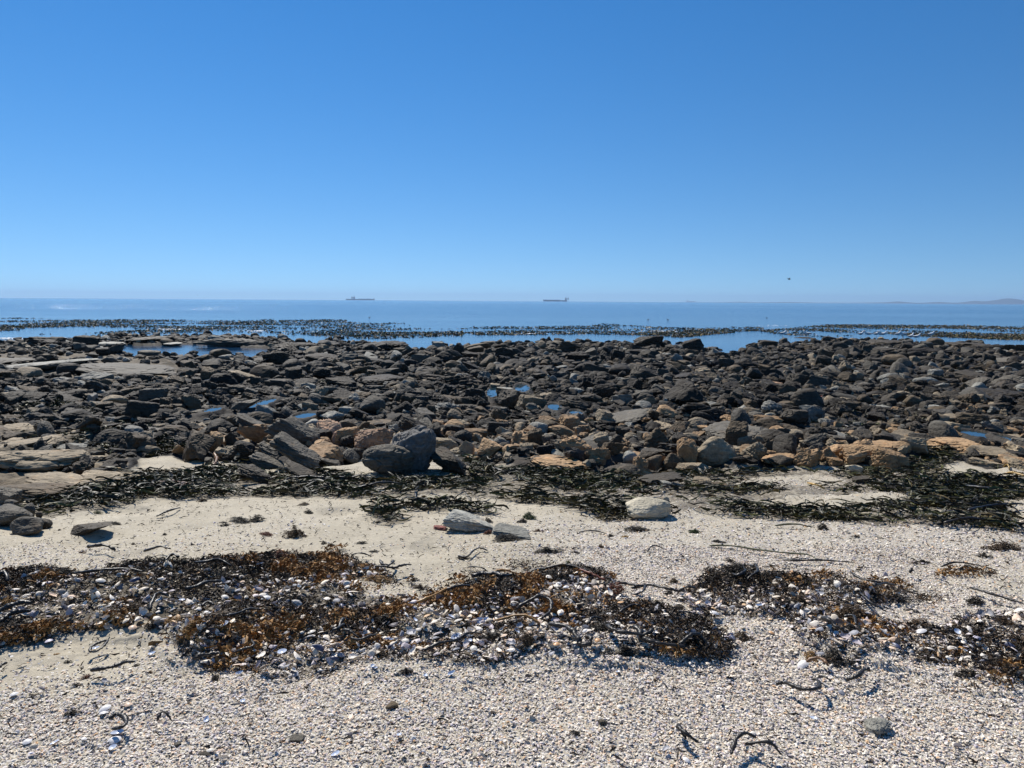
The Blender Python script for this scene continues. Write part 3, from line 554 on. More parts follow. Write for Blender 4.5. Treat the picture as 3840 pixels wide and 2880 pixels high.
# ------------------------------------------------------------------ rocks read off the beach: tile, x0 x1 y0 y1, kind, colour, tilt
CR = {'k':(.037,.029,.020),'d':(.072,.058,.040),'g':(.122,.106,.080),'b':(.115,.083,.048),'t':(.30,.235,.15),'o':(.37,.235,.12),'p':(.42,.265,.165),'c':(.50,.44,.32),'w':(.31,.295,.245),'r':(.20,.075,.06),'s':(.15,.142,.13)}
CN = {'k':'blackish','d':'dark grey','g':'grey','b':'brown','t':'tan','o':'orange','p':'pinkish orange','c':'cream','w':'pale grey','r':'dark red','s':'slate grey'}
HERO = """
B 300 632 868 1258 dome s 8|tall rounded grey boulder|tall rounded blue-grey boulder standing behind its dark layered half at mid picture
B 135 500 970 1272 dome g 12|dark layered boulder|dark layered boulder leaning on the front left of the tall rounded grey boulder
B 565 840 1062 1252 wedge d 22|dark sloping rock|dark wedge of rock sloping down to the right beside the tall grey boulder
B 105 345 948 1112 block p 0|pink-orange block|large cracked pink-orange block tucked behind the layered boulder
B -10 145 968 1088 block o 0
A 2015 2188 903 1050 block p 0
A 2035 2115 1008 1068 round o 0
A 2120 2212 975 1085 round p 0
B 545 785 1018 1138 block t 4|tan squared block|tan squared block with flat top just right of the dark sloping rock
B 765 872 1018 1148 block t 0
B 868 1050 1022 1162 wedge o 0|orange pyramid rock|orange pyramid-shaped rock at the kelp edge, near the middle of the picture
B 1035 1152 1063 1142 block o 0
B 1150 1240 1075 1150 block t 0
B 1218 1605 1098 1228 ledge o 6|low orange ledge|low cracked orange ledge surrounded by kelp, right of the orange pyramid rock
B 1438 1655 1030 1124 slab g -22|striped grey slab|striped grey slab tilted up to the right above the low orange ledge
B 1478 1645 1098 1165 slab g 0
B 1618 1735 1008 1128 block t 0
B 1728 1805 985 1090 block d 0
B 1675 1820 1073 1166 block b 0
B 1800 1930 1078 1185 round w 0
B 1878 2075 1058 1165 wedge d -15
B 1930 2072 1083 1205 round b 0
B 1655 1855 1150 1236 block d 0
B 1788 1920 1184 1265 round d 0
B 2062 2215 1060 1205 round b 0
C -8 128 983 1195 block o 0
C 100 375 998 1192 round t 0|big tan rounded boulder|biggest tan rounded boulder at the kelp edge, right of centre
C -10 160 1120 1228 wedge t -20
C 180 610 895 1085 ledge g 0|broad pale ledge|broad pale grey cracked ledge behind the big tan rounded boulder
C 298 462 928 1085 block b 0
C 470 605 952 1090 round t 0
C 585 715 940 1095 block d 0
C 498 665 878 940 slab o 0
C 648 825 848 945 block d 0
C 700 885 942 1035 block g 0
C 800 975 958 1075 block g 0
C 955 1178 978 1085 block g 8
C 685 785 1062 1118 round d 0
C 415 555 1000 1095 wedge g -25
C 780 830 1030 1095 wedge d 0
C 605 690 1035 1105 jag d 0
C 885 950 1040 1100 wedge d 0
C 360 480 1098 1160 block t 0
C 520 765 1103 1200 ledge o 0
C 735 925 1076 1206 jag o 0
C 918 1050 1073 1195 jag o 0
C 1040 1275 1078 1202 block o 0
C 1150 1480 1026 1130 ledge o 0|flat orange shelf|flat orange shelf sitting on top of the cube of orange rock at right
C 1248 1475 1078 1228 block o 0|orange cube rock|large cube of orange-brown rock standing in kelp, right part of the picture
C 960 1045 1145 1200 block o 0
C 1555 1915 982 1125 ledge o 0|lumpy orange outcrop|lumpy orange outcrop in front of the small blue pools at far right
C 1425 1585 988 1055 jag o 0
C 1760 1810 985 1020 round o 0
C 1875 2155 1038 1175 ledge t 0
C 2075 2230 1088 1205 ledge t 0
C 2148 2260 1020 1085 block g 0
C 1075 1175 1178 1240 block c 0
C 1115 1225 1238 1298 slab d -10
C 85 225 1273 1335 block t 0
C 215 355 1288 1336 slab b 0
B 1905 2180 1253 1330 slab d -8|flat dark slab|flat dark slab lying on the kelp left of the sand patches
B 2050 2120 1310 1350 block w 0
B 1830 2112 1406 1524 round c 0|cream boulder|smooth cream boulder sitting alone at the kelp edge on the sand
B 2070 2110 1395 1430 round c 0
B 658 1012 1450 1600 wedge w 12|flat white-grey boulder|broad flat white-grey boulder lying on open sand left of centre
B 975 1238 1572 1648 slab w 8
B 598 692 1566 1586 slab r 0
A 462 715 1526 1630 wedge d -12|dark wedge on the sand|dark wedge-shaped stone lying alone on open sand at left
A 72 328 1506 1625 round g 0|smooth grey oval boulder|smooth grey oval boulder at the front of the left-hand cluster on the sand
A -60 208 1436 1578 round g 0
A 33 148 1397 1462 round g 0
A 138 234 1422 1518 round g 0
A -60 142 1298 1435 block g 8
A 244 336 1508 1580 round d 0
A 228 272 1478 1522 round d 0
G 1185 1372 1312 1478 dome w 0|grey speckled round stone|grey speckled round stone lying alone on shells at lower right
E 1652 1722 1346 1402 round d 0
E 298 384 1248 1292 round b 0
D 1108 1162 1508 1552 block g 0
E 2135 2208 602 652 round d 0
D 1265 1345 1570 1620 slab d 0
D 1845 1945 1475 1510 slab g 0
2 1340 1930 1118 1580 slab g 34|great tilted slab|great grey slab dipping to the right, backbone of the layered outcrop
2 830 1410 1128 1460 jag g 26
2 1050 1390 1110 1200 slab t 14
2 1060 1570 1465 1730 jag g 20
2 1340 1690 1405 1680 slab g 36
2 1540 1960 1530 1690 slab g 26
2 1900 2150 1480 1720 wedge d 30
2 686 870 1325 1600 jag d 4
2 745 1110 1370 1700 jag d 12
A 1505 1740 1180 1312 jag d 22
A 1600 1810 1130 1240 slab g 24
A 1735 2040 1010 1215 slab g 30
A 1850 2060 1090 1195 slab g 20
A 2010 2180 1130 1190 slab g 18
A 1800 2040 1195 1285 slab d 22
2 505 700 1375 1620 block o 0|orange-topped box rock|box-shaped rock with bright orange top left of the layered outcrop
2 365 512 1435 1565 block o 0
2 555 822 1033 1205 wedge b -20
2 735 865 1145 1280 block b 0
2 590 745 1170 1262 round d 0
2 520 640 1310 1410 block r 0
2 600 745 1265 1400 block b 0
2 805 1145 898 1092 wedge g -24|dark peaked wedge|dark peaked wedge of rock with a smooth lit left face, above the layered outcrop
2 210 505 980 1105 slab g -5
2 215 425 893 996 slab g 0
2 50 260 930 1050 block d 0
2 712 1048 733 845 slab d 0|long flat-topped dark slab|long flat-topped dark slab lying level in the left middle rubble
2 745 1005 838 960 wedge k -10
2 755 990 515 735 block k 0
2 735 1130 508 630 slab t 14|brown-topped arching rock|arching rock with a brown lit top in the left middle rubble
2 1005 1200 598 755 block b 0
2 1285 1495 588 750 block k 0
2 1475 1710 498 665 block k 0
2 378 605 485 700 block b 0
2 1685 1890 722 828 block w 0
2 1655 1885 818 945 wedge b 18
2 1890 2130 1045 1205 round k 0
2 1750 1935 1162 1285 round w 0
2 1030 1200 1035 1120 round g 0
2 1140 1390 735 820 wedge k 0
2 1830 2100 510 655 block k 0
2 1180 1500 290 450 block k 0
2 1460 1710 205 310 jag k 0
2 1320 1900 150 245 ledge k 0
2 1890 2220 118 230 ledge k 0
2 1780 2220 235 440 ledge d 6
2 60 240 585 660 slab t 0
2 0 110 860 970 round d 0
2 1545 1660 838 925 round g 0
2 480 610 768 838 block w 0
1 358 860 55 218 jag k 6|craggy black outcrop|craggy blackish outcrop at the left edge of the tide pool
1 995 1295 72 240 block k 0|black block by the pool|smooth blackish block standing at the left end of the tide pool
1 1270 1605 115 192 ledge w 0
1 1405 1645 35 118 jag k 0
1 1610 2200 22 165 ledge g -4|low domed ledge|low domed ledge of grey rock between tide pool and floating kelp
1 2120 2350 125 175 ledge w 0
2 300 1300 88 185 ledge g 2
2 270 365 75 140 block k 0
2 385 510 35 100 jag k 0
2 600 760 45 100 jag k 0
2 1620 1830 68 98 slab k 0
1 1785 2095 246 345 slab g 0|flat rock in the pool|flat dark grey rock lying in the near edge of the tide pool
1 1440 1535 244 295 round g 0
1 1535 1645 235 292 round k 0
1 215 440 118 175 slab d 0
2 180 355 236 300 jag k 0
2 695 805 250 298 jag b 0
2 800 930 272 325 jag d 0
1 -260 480 285 470 ledge g -4
1 100 1180 318 560 ledge w -5|smooth sloping ledge|wide smooth pale ledge of bedrock sloping at left below the tide pool
1 1050 2260 340 640 ledge g 3
1 430 760 300 430 block k 0
1 0 280 530 655 block b 0
1 625 765 540 640 wedge k 0
1 755 930 598 695 slab w 0
1 960 1150 676 770 wedge w 0
1 955 1098 748 855 block b 0
1 1310 1550 645 752 block b 0
1 1115 1320 590 680 slab t -6
1 540 830 655 835 jag k 0
1 210 440 680 790 block k 0
1 440 680 740 900 jag k 0
1 -100 160 838 1000 jag k 0
1 130 330 790 930 jag k 0
1 280 590 860 1010 block k 0
1 640 1110 828 960 slab k 12
1 940 1170 935 1035 slab d 16
1 1268 1630 820 985 round t 0|domed tan rock|domed tan rock with curved ridges in the left rubble
1 1155 1290 930 1035 block t 0
1 1570 1870 738 900 block b 0
1 1275 1500 993 1100 block b 0
1 1905 2160 878 980 block k 0
1 1810 2010 880 965 block k 0
1 1755 2030 1083 1250 block k 8|black angular block|black angular block alone in a flat stretch of the left rubble
1 1735 2110 1243 1360 slab g 8
1 1590 2110 1310 1430 slab d 10
1 1155 1440 1280 1430 wedge d -12
1 1265 1550 1198 1305 wedge k -16
1 1610 2230 1430 1520 ledge t 0
1 -30 280 1290 1520 ledge t -8
1 30 600 1338 1600 ledge t -6|smooth tan outcrop|smooth cracked tan outcrop at the left edge, behind the large tan bedrock
1 330 800 1345 1570 ledge t 0
1 690 1110 1415 1570 ledge w 0
1 60 480 1150 1300 ledge t 6
1 420 730 1190 1340 jag b 0
1 640 1180 1195 1300 ledge t 4
1 600 980 1280 1370 ledge t 0
A -200 560 1090 1260 ledge t 0|large tan bedrock|large tan sheet of bedrock at the left edge above the sand
A 360 545 1098 1170 jag b 0
A 500 780 1105 1180 ledge t 4
A 120 880 1215 1350 ledge t 5
A -120 640 1265 1400 ledge b 3
A 520 900 1200 1330 ledge t 8
A 700 770 1290 1345 wedge c 0
3 68 412 815 935 slab b 0
3 208 815 560 735 ledge k 0|long black ledge|long low black ledge, largest dark rock in the middle rubble
3 48 365 458 610 wedge b -20
3 230 460 500 580 wedge b -10
3 935 1195 688 840 wedge g 16
3 800 960 685 800 jag g 0
3 1265 1725 605 760 jag k 0
3 1015 1195 823 900 slab d 0
3 1285 1485 872 1000 wedge d 0
3 1355 1625 972 1140 wedge k 14
3 1290 1570 970 1030 slab g 0
3 675 965 985 1125 wedge k 0
3 345 790 1075 1270 ledge b 8
3 770 1310 1105 1420 slab d 30
3 960 1180 1040 1160 jag d 18
3 1455 1655 1132 1310 block t 0|tan-topped upright rock|upright rock with a bright tan top behind the tan squared block
3 1145 1310 1215 1330 jag d 0
3 1300 1480 1215 1320 jag k 0
3 110 350 1080 1220 wedge k 0
3 225 370 1200 1350 block b 0
3 1565 1940 176 310 round b 0|rounded brown rock by the sea|big rounded brown rock at the waterline in the middle
3 1565 1905 280 385 slab k 0
3 1985 2230 228 370 block k 0
3 1440 1600 195 370 block k 0
3 915 1065 148 222 block b 0
3 380 510 98 170 block k 0
3 255 870 150 270 ledge k 0
3 905 1000 205 275 jag k 0
3 1170 1235 178 225 round k 0
3 150 430 262 365 slab k 0
3 1725 1980 908 1085 wedge b 16|brown slanted block|brown slanted block just below the small blue tide pool
3 1795 2025 1118 1260 wedge d 0
3 1435 1820 1335 1460 slab g 8
3 1470 1640 528 600 round b 0
3 1660 1850 488 610 round k 0
3 2010 2230 765 845 slab w 0
3 1910 2055 738 805 slab t 0
3 2040 2140 640 745 block k 0
3 1080 1310 585 670 slab k 0
3 910 1030 345 410 wedge w 0
3 590 700 335 405 wedge k 0
3 560 740 810 870 slab w 0
3 1460 1560 885 990 wedge b 0
3 1770 1900 850 945 block g 0
4 402 560 66 235 wedge k 10|black upright rock|black upright rock at the waterline, taller than its neighbours
4 548 672 98 172 block k 0
4 550 730 35 75 jag k 0
4 735 1145 50 110 ledge k 0
4 935 1105 88 185 wedge k 14
4 1185 1355 68 138 block k 0
4 1392 1575 78 208 wedge t -10|tan peaked rock|tan peaked rock at the waterline left of the big dark block
4 1558 1945 76 240 block k 0|big dark waterline block|big dark square block at the waterline right of centre
4 1688 1940 200 308 wedge g -10
4 2120 2260 145 200 block k 0
4 690 985 300 418 block k 0
4 545 920 158 300 jag d 0
4 895 1120 195 320 jag d 0
4 1440 1500 230 275 block c 0
4 735 925 740 860 slab w 0
4 1005 1350 665 905 jag k 0|big black crag|biggest black crag in the rubble right of centre
4 1340 1520 690 790 round k 0
4 590 780 662 780 wedge d 0
4 1660 1895 665 790 wedge k 0
4 1610 1850 785 940 round d 0
4 1085 1405 900 1060 wedge k -8
4 985 1125 955 1090 round d 0
4 600 1000 860 1070 jag d 20
4 85 245 880 1020 block k 0
4 175 335 962 1070 round g 0
4 575 795 1055 1200 wedge k 14
4 215 465 1172 1350 round w 0|pale ridged round rock|pale grey ridged round rock above the orange rocks at centre
4 88 225 1168 1305 wedge b -16
4 200 415 1305 1560 block b 0
4 10 210 1135 1240 slab g 0
4 380 530 1320 1440 block g 0
4 1195 1765 1045 1265 ledge g -16|folded grey outcrop|folded grey outcrop with steep grooves right of centre
4 1800 2125 1078 1290 ledge t 0|cracked tan outcrop|cracked tan outcrop with a flat bright face, right of the folded grey outcrop
4 1195 1490 1248 1420 wedge w 12
4 1670 2030 1225 1510 jag b 0
4 1265 1430 1355 1530 block d 0
4 830 970 1195 1275 round t 0
4 355 610 1140 1210 slab w 0
4 70 170 640 720 wedge w -10
4 1510 1620 600 690 round g 0
4 2000 2220 1030 1100 slab d -8
4 1380 1500 850 930 jag b 0
4 450 530 570 630 slab w 0
4 1420 1570 300 470 jag d 0
5 -10 285 110 285 block k 0|knobbly dark block|knobbly dark block left of the blue inlet at right
5 345 630 255 372 jag d 0
5 595 745 200 262 jag d 0
5 755 870 172 255 block k 0
5 805 1005 180 315 jag d 0
5 960 1235 145 230 slab d 0
5 1240 1330 138 215 wedge k 0
5 2045 2220 108 240 round d 0
5 1405 1770 55 145 ledge k 0
5 1225 1365 55 145 jag k 0
5 820 985 698 780 slab g 0
5 325 505 748 850 round g 0|smooth grey oval rock|smooth grey oval rock in the right-hand rubble left of the striped pale slab
5 205 300 740 835 wedge g 0
5 1495 1670 835 945 block d 0
5 1325 1505 818 925 block g 0
5 115 295 858 990 slab b -14
5 692 845 928 1070 slab w -40|pale striped slab|pale slab with parallel grooves tilted up, right-hand rubble
5 780 895 920 1060 block b 0
5 848 1060 1018 1150 round g 0
5 1052 1225 1048 1140 round c 0|white rounded rock|white rounded rock above the broad pale ledge
5 1085 1520 885 1110 wedge k -6
5 1305 1620 1068 1260 block k 0
5 -60 605 975 1210 jag k 0|big dark massif|big dark massif of rock above the broad pale ledge
5 330 620 800 900 slab g -8
5 440 760 840 1000 wedge k 0
5 1585 1880 948 1090 wedge g 12
5 1530 1670 1005 1090 block d 0
5 1928 2025 768 840 round t 0
5 1935 2035 308 395 round t 0
5 1105 1275 640 712 block p 0|reddish striped block|small reddish striped block in the right-hand rubble
5 1600 1820 1065 1140 slab t 0
5 1820 2045 1060 1165 wedge g 10
5 1885 2100 1370 1520 slab g -22
5 2065 2240 975 1090 slab d 0
5 1780 2060 850 925 slab r 0
5 45 135 590 670 round d 0
5 870 1000 625 715 wedge b 0
5 1140 1300 720 790 slab d 0
6 195 745 106 210 ledge d 0
6 905 1145 112 222 round b 0|isolated rounded rock|isolated rounded brown rock at the edge of the sea at far right
6 1250 1740 146 250 ledge d 0
6 1425 1745 565 770 slab g -24|large tilted oval slab|large tilted oval slab at the right of the rubble
6 1735 2260 540 760 jag g -10
6 1900 2260 410 560 jag d 0
6 1830 2260 330 450 ledge g -8
6 1540 2260 715 920 ledge k 0|wide black mass|wide black rock mass at the right edge of the picture
6 670 885 838 1000 round b 0
6 920 1145 912 1040 wedge t -14
6 1115 1395 1125 1260 round t -4|smooth oval tan rock|smooth long oval tan-grey rock above the blue pools at right
6 1380 1605 1145 1235 round t -8
6 498 715 752 858 round d 0
6 25 225 688 790 round g 0
6 385 565 718 805 round w 0
6 465 660 1000 1105 slab d -10
6 650 825 978 1080 wedge d -10
6 885 1110 1050 1260 jag k 0
6 1300 1475 935 1015 round g 0
6 1865 2110 888 975 slab t -8
6 1525 1705 900 985 wedge b -8
6 0 150 800 890 wedge k 0
6 230 430 805 880 block t 0
6 250 385 895 1000 block k 0
6 375 560 895 1010 block d 0
6 300 500 975 1070 slab w 0
6 600 745 625 720 wedge g -16
6 145 245 620 700 wedge g 0
6 1240 1370 628 700 round t 0
6 980 1125 518 580 wedge t 0
6 1560 1750 1215 1320 wedge g 0
6 640 1300 245 330 ledge k 0
6 130 600 205 290 ledge d 0
6 110 360 300 400 wedge k -10
6 850 1040 345 430 round k 0
6 1670 1920 290 390 jag g 0
6 1970 2260 190 300 jag d 0
6 1780 1960 210 260 slab t 0
"""
RK = []    # occupied footprints x, y, radius
HER = []; LAND = []
seed = 1000
VAR = {}
def variant(kind, i, n=4):
    k = (kind, i, n)
    if k not in VAR:
        p, f = rock_shape(hash_seed(kind)+i*13, n, kind)
        VAR[k] = mk('rock', p, f, ROCK, None, True, link=False).data; bpy.data.objects.remove([o for o in bpy.data.objects if o.data == VAR[k]][0])
    return VAR[k]
def hash_seed(s): return sum(ord(c)*31**i for i, c in enumerate(s)) % 9973
_rows = [l for l in HERO.strip().split('\n')]
_pu = []; 
for l in _rows:
    a = l.split('|'); q = a[0].split(); x0, x1, y0, y1 = map(float, q[1:5]); u0, v0 = T(q[0], x0, y0); u1, v1 = T(q[0], x1, y1)
    _pu.append((u0, u1, v0, v1, q[5], q[6], float(q[7]), a[1] if len(a) > 1 else None, a[2] if len(a) > 2 else None))
_pa = np.array([(r[0], r[1], r[2], r[3]) for r in _pu])
_X, _Y, _Z = unproj((_pa[:,0]+_pa[:,1])/2, _pa[:,3])
for i, (u0, u1, v0, v1, kind, ck, tilt, lm, lab) in enumerate(_pu):
    X, Y, Z = _X[i], _Y[i], _Z[i]
    W = (u1-u0)/F*Y; phi = (CAMZ-Z)/Y; hm = (v1-v0)/F*Y
    if kind == 'ledge':
        H = max(.13*W, .3*hm); dep = np.clip((hm-H*.8)/phi*.9, .35*W, 1.5*W); H = max(H, hm-.75*dep*phi)
    else:
        dep = W*{'slab':.75,'block':.75}.get(kind, .85); H = max(hm-np.interp(phi,[.1,.3,.6],[.34,.45,.95])*dep*phi, .38*W if kind != 'slab' else .2*W)
    H = min(H, 1.6*W)
    yc = Y+dep*.46; X = X*yc/Y; W = W*yc/Y*1.03
    zc = float(np.min(zsm(np.array([X]), np.array([yc]))))
    zb = min(Z, zc); zt_ = zfull(np.array([X*Y/yc, X, X]), np.array([Y, Y+.1*dep, yc])); zb = min(max(float(np.median(zt_)), zb-.12), zb+.15)
    wpx = u1-u0
    cc = np.array(CR[ck])*np.random.default_rng(i).uniform(.85,1.15)
    ang = R(tilt)
    if wpx > 75:
        p, f = rock_shape(5000+i*7, 6 if wpx > 230 else 5, kind)
        o = mk('boulder' if kind != 'ledge' else 'rock_ledge', p, f, ROCK, None, True)
    else:
        o = bpy.data.objects.new('rock', variant(kind, i % 6)); COL.objects.link(o)
    if kind == 'ledge': o.name = 'rock_ledge'
    # a tilted rock is wider and taller than its own box: correct so the outline keeps the measured size
    ca, sa = abs(math.cos(ang)), abs(math.sin(ang))
    w_ = W; h_ = H*1.2
    if tilt:
        den = max(ca*ca-sa*sa, .35); w_ = np.clip((W*ca-H*sa)/den, .85*W, 1.2*W); h_ = np.clip((H*ca-W*sa)/den, .62*H, 1.1*H)*1.1
    lift = .5*w_*math.sin(abs(ang))
    o.scale = (w_, dep, h_*1.06)
    o.rotation_euler = (0, ang, np.random.default_rng(i+99).uniform(-.18,.18))
    o.location = (X, yc, zb-.15*h_+lift*(.35 if abs(tilt) < 16 else .55))
    if tilt: o.location.x -= .5*h_*math.sin(ang)
    o.color = (*cc, 1); RK.append((X, yc, W*.5, min(W,dep)*.5, dep*.5, kind == 'ledge'))
    cat = 'rock ledge' if kind == 'ledge' else ('boulder' if wpx > 75 else 'rock')
    o['category'] = cat; u_, v_ = (u0+u1)/2, (v0+v1)/2
    shp = {'dome':'rounded','round':'rounded','block':'blocky','slab':'flat','wedge':'wedge-shaped','ledge':'low broad','jag':'jagged'}[kind]
    if lab: tag(o, lab); LAND.append((lm, u_, v_, u1-u0, v1-v0))
    else: ENT.append((o, u_, v_, f"{CN[ck]} {shp} {cat if kind!='ledge' else 'ledge'}", None, 'rock'))
    HER.append(o)
# distant rubble: scattered over the bedrock between the measured rocks
def scatter(n, y0, y1, wide=1.25, pw=2.0):
    y = (rng.uniform(0,1,n)*(y1**pw-y0**pw)+y0**pw)**(1/pw); x = rng.uniform(-1,1,n)*(.72*wide*y+.6); return x, y
RKA = np.array(RK)
def cands(n, y0, y1, smin, smax, pwr=2.6):
    x, y = scatter(n, y0, y1); z = zsm(x, y); u, v = proj(x, y, z)
    s = smin*(1-rng.uniform(0,1,n)*(1-(smin/smax)**pwr))**(-1/pwr)
    ok = (m_rock(x, y, u, v) > .5) & (y < shore(x, y)+rng.exponential(1.6,n)-.5) & ~poly_in(BIGPOOL, u, v)
    lb = poly_in([(-400,1300),(0,1330),(420,1330),(700,1350),(660,1420),(400,1440),(100,1400),(-400,1400)], u, v) | poly_in([(-400,1640),(150,1600),(330,1640),(480,1720),(0,1720),(-400,1720)], u, v)
    ok &= ~(lb & (rng.uniform(0,1,n) < .8))
    patch = fbm(P3(x*.35, y*.35, 9), 3, 200); ok &= rng.uniform(0,1,n) < .80+.5*patch
    for X, Y, a, b, Z in POOLW: ok &= ((x-X)/(a*1.25+.1))**2+((y-Y+b*.8)/(b*2.2+.3))**2 > 1
    idx = np.where(ok)[0]; keep = []
    for k in range(0, len(idx), 2000):
        j = idx[k:k+2000]; d = (x[j,None]-RKA[None,:,0])**2+(y[j,None]-RKA[None,:,1])**2
        keep.append(j[~np.any(d < (RKA[None,:,3]*.72)**2, axis=1)])
    j = np.concatenate(keep); return x[j], y[j], s[j]
parts_ = [cands(9500, 8.2, 22, .13, .50, 2.4), cands(21000, 16, 64, .22, .90, 2.6), cands(16000, 8.2, 28, .05, .14)]
rx = np.concatenate([p[0] for p in parts_]); ry = np.concatenate([p[1] for p in parts_]); rs = np.concatenate([p[2] for p in parts_])
rz = zfull(rx, ry); ru, rv = proj(rx, ry, rz)
palette = .74*np.array([CR[c] for c in 'kkkkdddddggbbbtdw']); 
orangeish = np.clip((rv-1540)/130, 0, 1)*(ru > 600)
ci = rng.integers(0, len(palette), len(rx)); rc = palette[ci]*rng.uniform(.75,1.25,(len(rx),1))
orr = rng.uniform(0,1,len(rx)) < .5*orangeish; rc[orr] = np.where(rng.uniform(0,1,(orr.sum(),1)) < .45, np.array([CR['o']]), np.array([CR['t']]))*rng.uniform(.65,1.15,(orr.sum(),1)); ci[orr] = 14
kinds = ['block','slab','wedge','jag','round','slab']; rk = rng.integers(0, 6, len(rx))
vis = (ru > 20) & (ru < 3820); key = np.where(vis, rs*F/ry, 0)*(.8+.4*rng.uniform(0,1,len(rx)))
NIND = 300-len(HER); print('hero rocks', len(HER), 'rubble', len(rx))
big = np.argsort(-key)[:max(NIND,0)]; isbig = np.zeros(len(rx), bool); isbig[big] = True
for j in big:
    k = kinds[rk[j]]; g = np.random.default_rng(int(j)); o = bpy.data.objects.new('rock', variant(k, int(g.integers(0,6)))); COL.objects.link(o)
    h = {'slab':.42,'block':.78,'wedge':.75,'jag':.75,'round':.7}[k]*rs[j]
    o.scale = (rs[j]*g.uniform(1,1.4), rs[j]*g.uniform(.7,1), h); o.rotation_euler = (g.normal()*.12, g.normal()*.12+.1, g.uniform(0,6.28))
    o.location = (rx[j], ry[j], rz[j]-.12*h); o.color = (*rc[j], 1); o['category'] = 'rock'
    cn = CN['kkkkdddddggbbbtdw'[ci[j]]]; ENT.append((o, ru[j], rv[j], f"{cn} {'flat' if k=='slab' else 'angular' if k!='round' else 'rounded'} rubble rock", None, 'rock'))
def rubble(sel, n, nv, name, label):
    P = []; Q = []; C_ = []; off = 0
    base = [rock_shape(70+v*3+10*q, n, kinds[q]) for q in range(6) for v in range(nv)]
    g = np.random.default_rng(5)
    js = np.where(sel)[0]; vi = rk[js]*nv+g.integers(0, nv, len(js))
    for b in range(6*nv):
        j = js[vi == b]
        if not len(j): continue
        p, f = base[b]; m = len(j); a = g.uniform(0, 6.28, m); tx = g.normal(size=m)*.16; ty = g.normal(size=m)*.16+.12
        hh = np.where(b//nv in (1,5), .40, .74)*g.uniform(.7,1.2,m)
        q = p[None]*np.stack([rs[j]*g.uniform(1,1.5,m), rs[j]*g.uniform(.7,1,m), rs[j]*hh],1)[:,None,:]
        X, Y, Z = q[...,0], q[...,1], q[...,2]
        X2 = X*np.cos(a)[:,None]-Y*np.sin(a)[:,None]; Y2 = X*np.sin(a)[:,None]+Y*np.cos(a)[:,None]
        Y3 = Y2-Z*tx[:,None]; Z3 = Z+Y2*tx[:,None]; X3 = X2+Z3*ty[:,None]; Z4 = Z3-X2*ty[:,None]
        V = np.stack([X3+rx[j][:,None], Y3+ry[j][:,None], Z4+(rz[j]-.12*rs[j])[:,None]], -1)
        P.append(V.reshape(-1,3)); Q.append((f[None]+(np.arange(m)*len(p))[:,None,None]+off).reshape(-1,3)); C_.append(np.repeat(rc[j], len(p), 0)); off += m*len(p)
    o = mk(name, np.concatenate(P), np.concatenate(Q), ROCKV, np.concatenate(C_), False)
    tag(o, label, 'rocks', kind='stuff')
rubble(~isbig & (ry < 24), 3, 2, 'rock_rubble', 'small dark broken rocks filling the gaps between boulders and outcrops')
rubble(~isbig & (ry >= 24), 2, 4, 'shore_rubble', 'distant field of dark rocks along the shore')

# ------------------------------------------------------------------ scattered weed, shells
def ribbons(x, y, z, L, Wd, col, K=4, lift=.06, curl=1.2, az=None, g=rng, ruff=.25, upb=0.0, nrm=None):
    n = len(x); az = g.uniform(0, 2*math.pi, n) if az is None else az
    t = np.linspace(0,1,K+1)[None,:]; kz = g.normal(size=(n,1))*curl
    ang = az[:,None]+kz*(t-.5)*1.6
    ds = (L/K)[:,None]; px = np.cumsum(np.cos(ang)*ds, 1); py = np.cumsum(np.sin(ang)*ds, 1)
    px -= px.mean(1, keepdims=True); py -= py.mean(1, keepdims=True)
    ph = g.uniform(0,6.28,(n,1)); h = lift*np.abs(np.sin(t*g.uniform(1.5,5,(n,1))+ph))*g.uniform(.3,1,(n,1))*np.minimum(L,.3)[:,None]*4+upb*t*L[:,None]
    roll = ph*1.7+g.normal(size=(n,1))*2.0*t; cr, sr = np.cos(roll)*.85+.1, np.sin(roll)
    wv = (Wd[:,None]*(.25+.75*np.sin(np.clip(t*1.05+.06,0,1)*math.pi)**.6))*.5
    sx = -np.sin(ang)*cr*wv; sy = np.cos(ang)*cr*wv; sz = sr*wv*.9
    jz = g.normal(size=(n,K+1,2))*ruff*wv[...,None]
    A = np.stack([x[:,None]+px+sx, y[:,None]+py+sy, z[:,None]+h+sz+jz[...,0]], -1); B = np.stack([x[:,None]+px-sx, y[:,None]+py-sy, z[:,None]+h-sz+jz[...,1]], -1)
    V = np.stack([A, B], 2).reshape(n, -1, 3)
    f = np.array([[2*k, 2*k+1, 2*k+3, 2*k+2] for k in range(K)]); Fq = (f[None]+(np.arange(n)*2*(K+1))[:,None,None]).reshape(-1,4)
    return V.reshape(-1,3), Fq, np.repeat(col, 2*(K+1), 0)
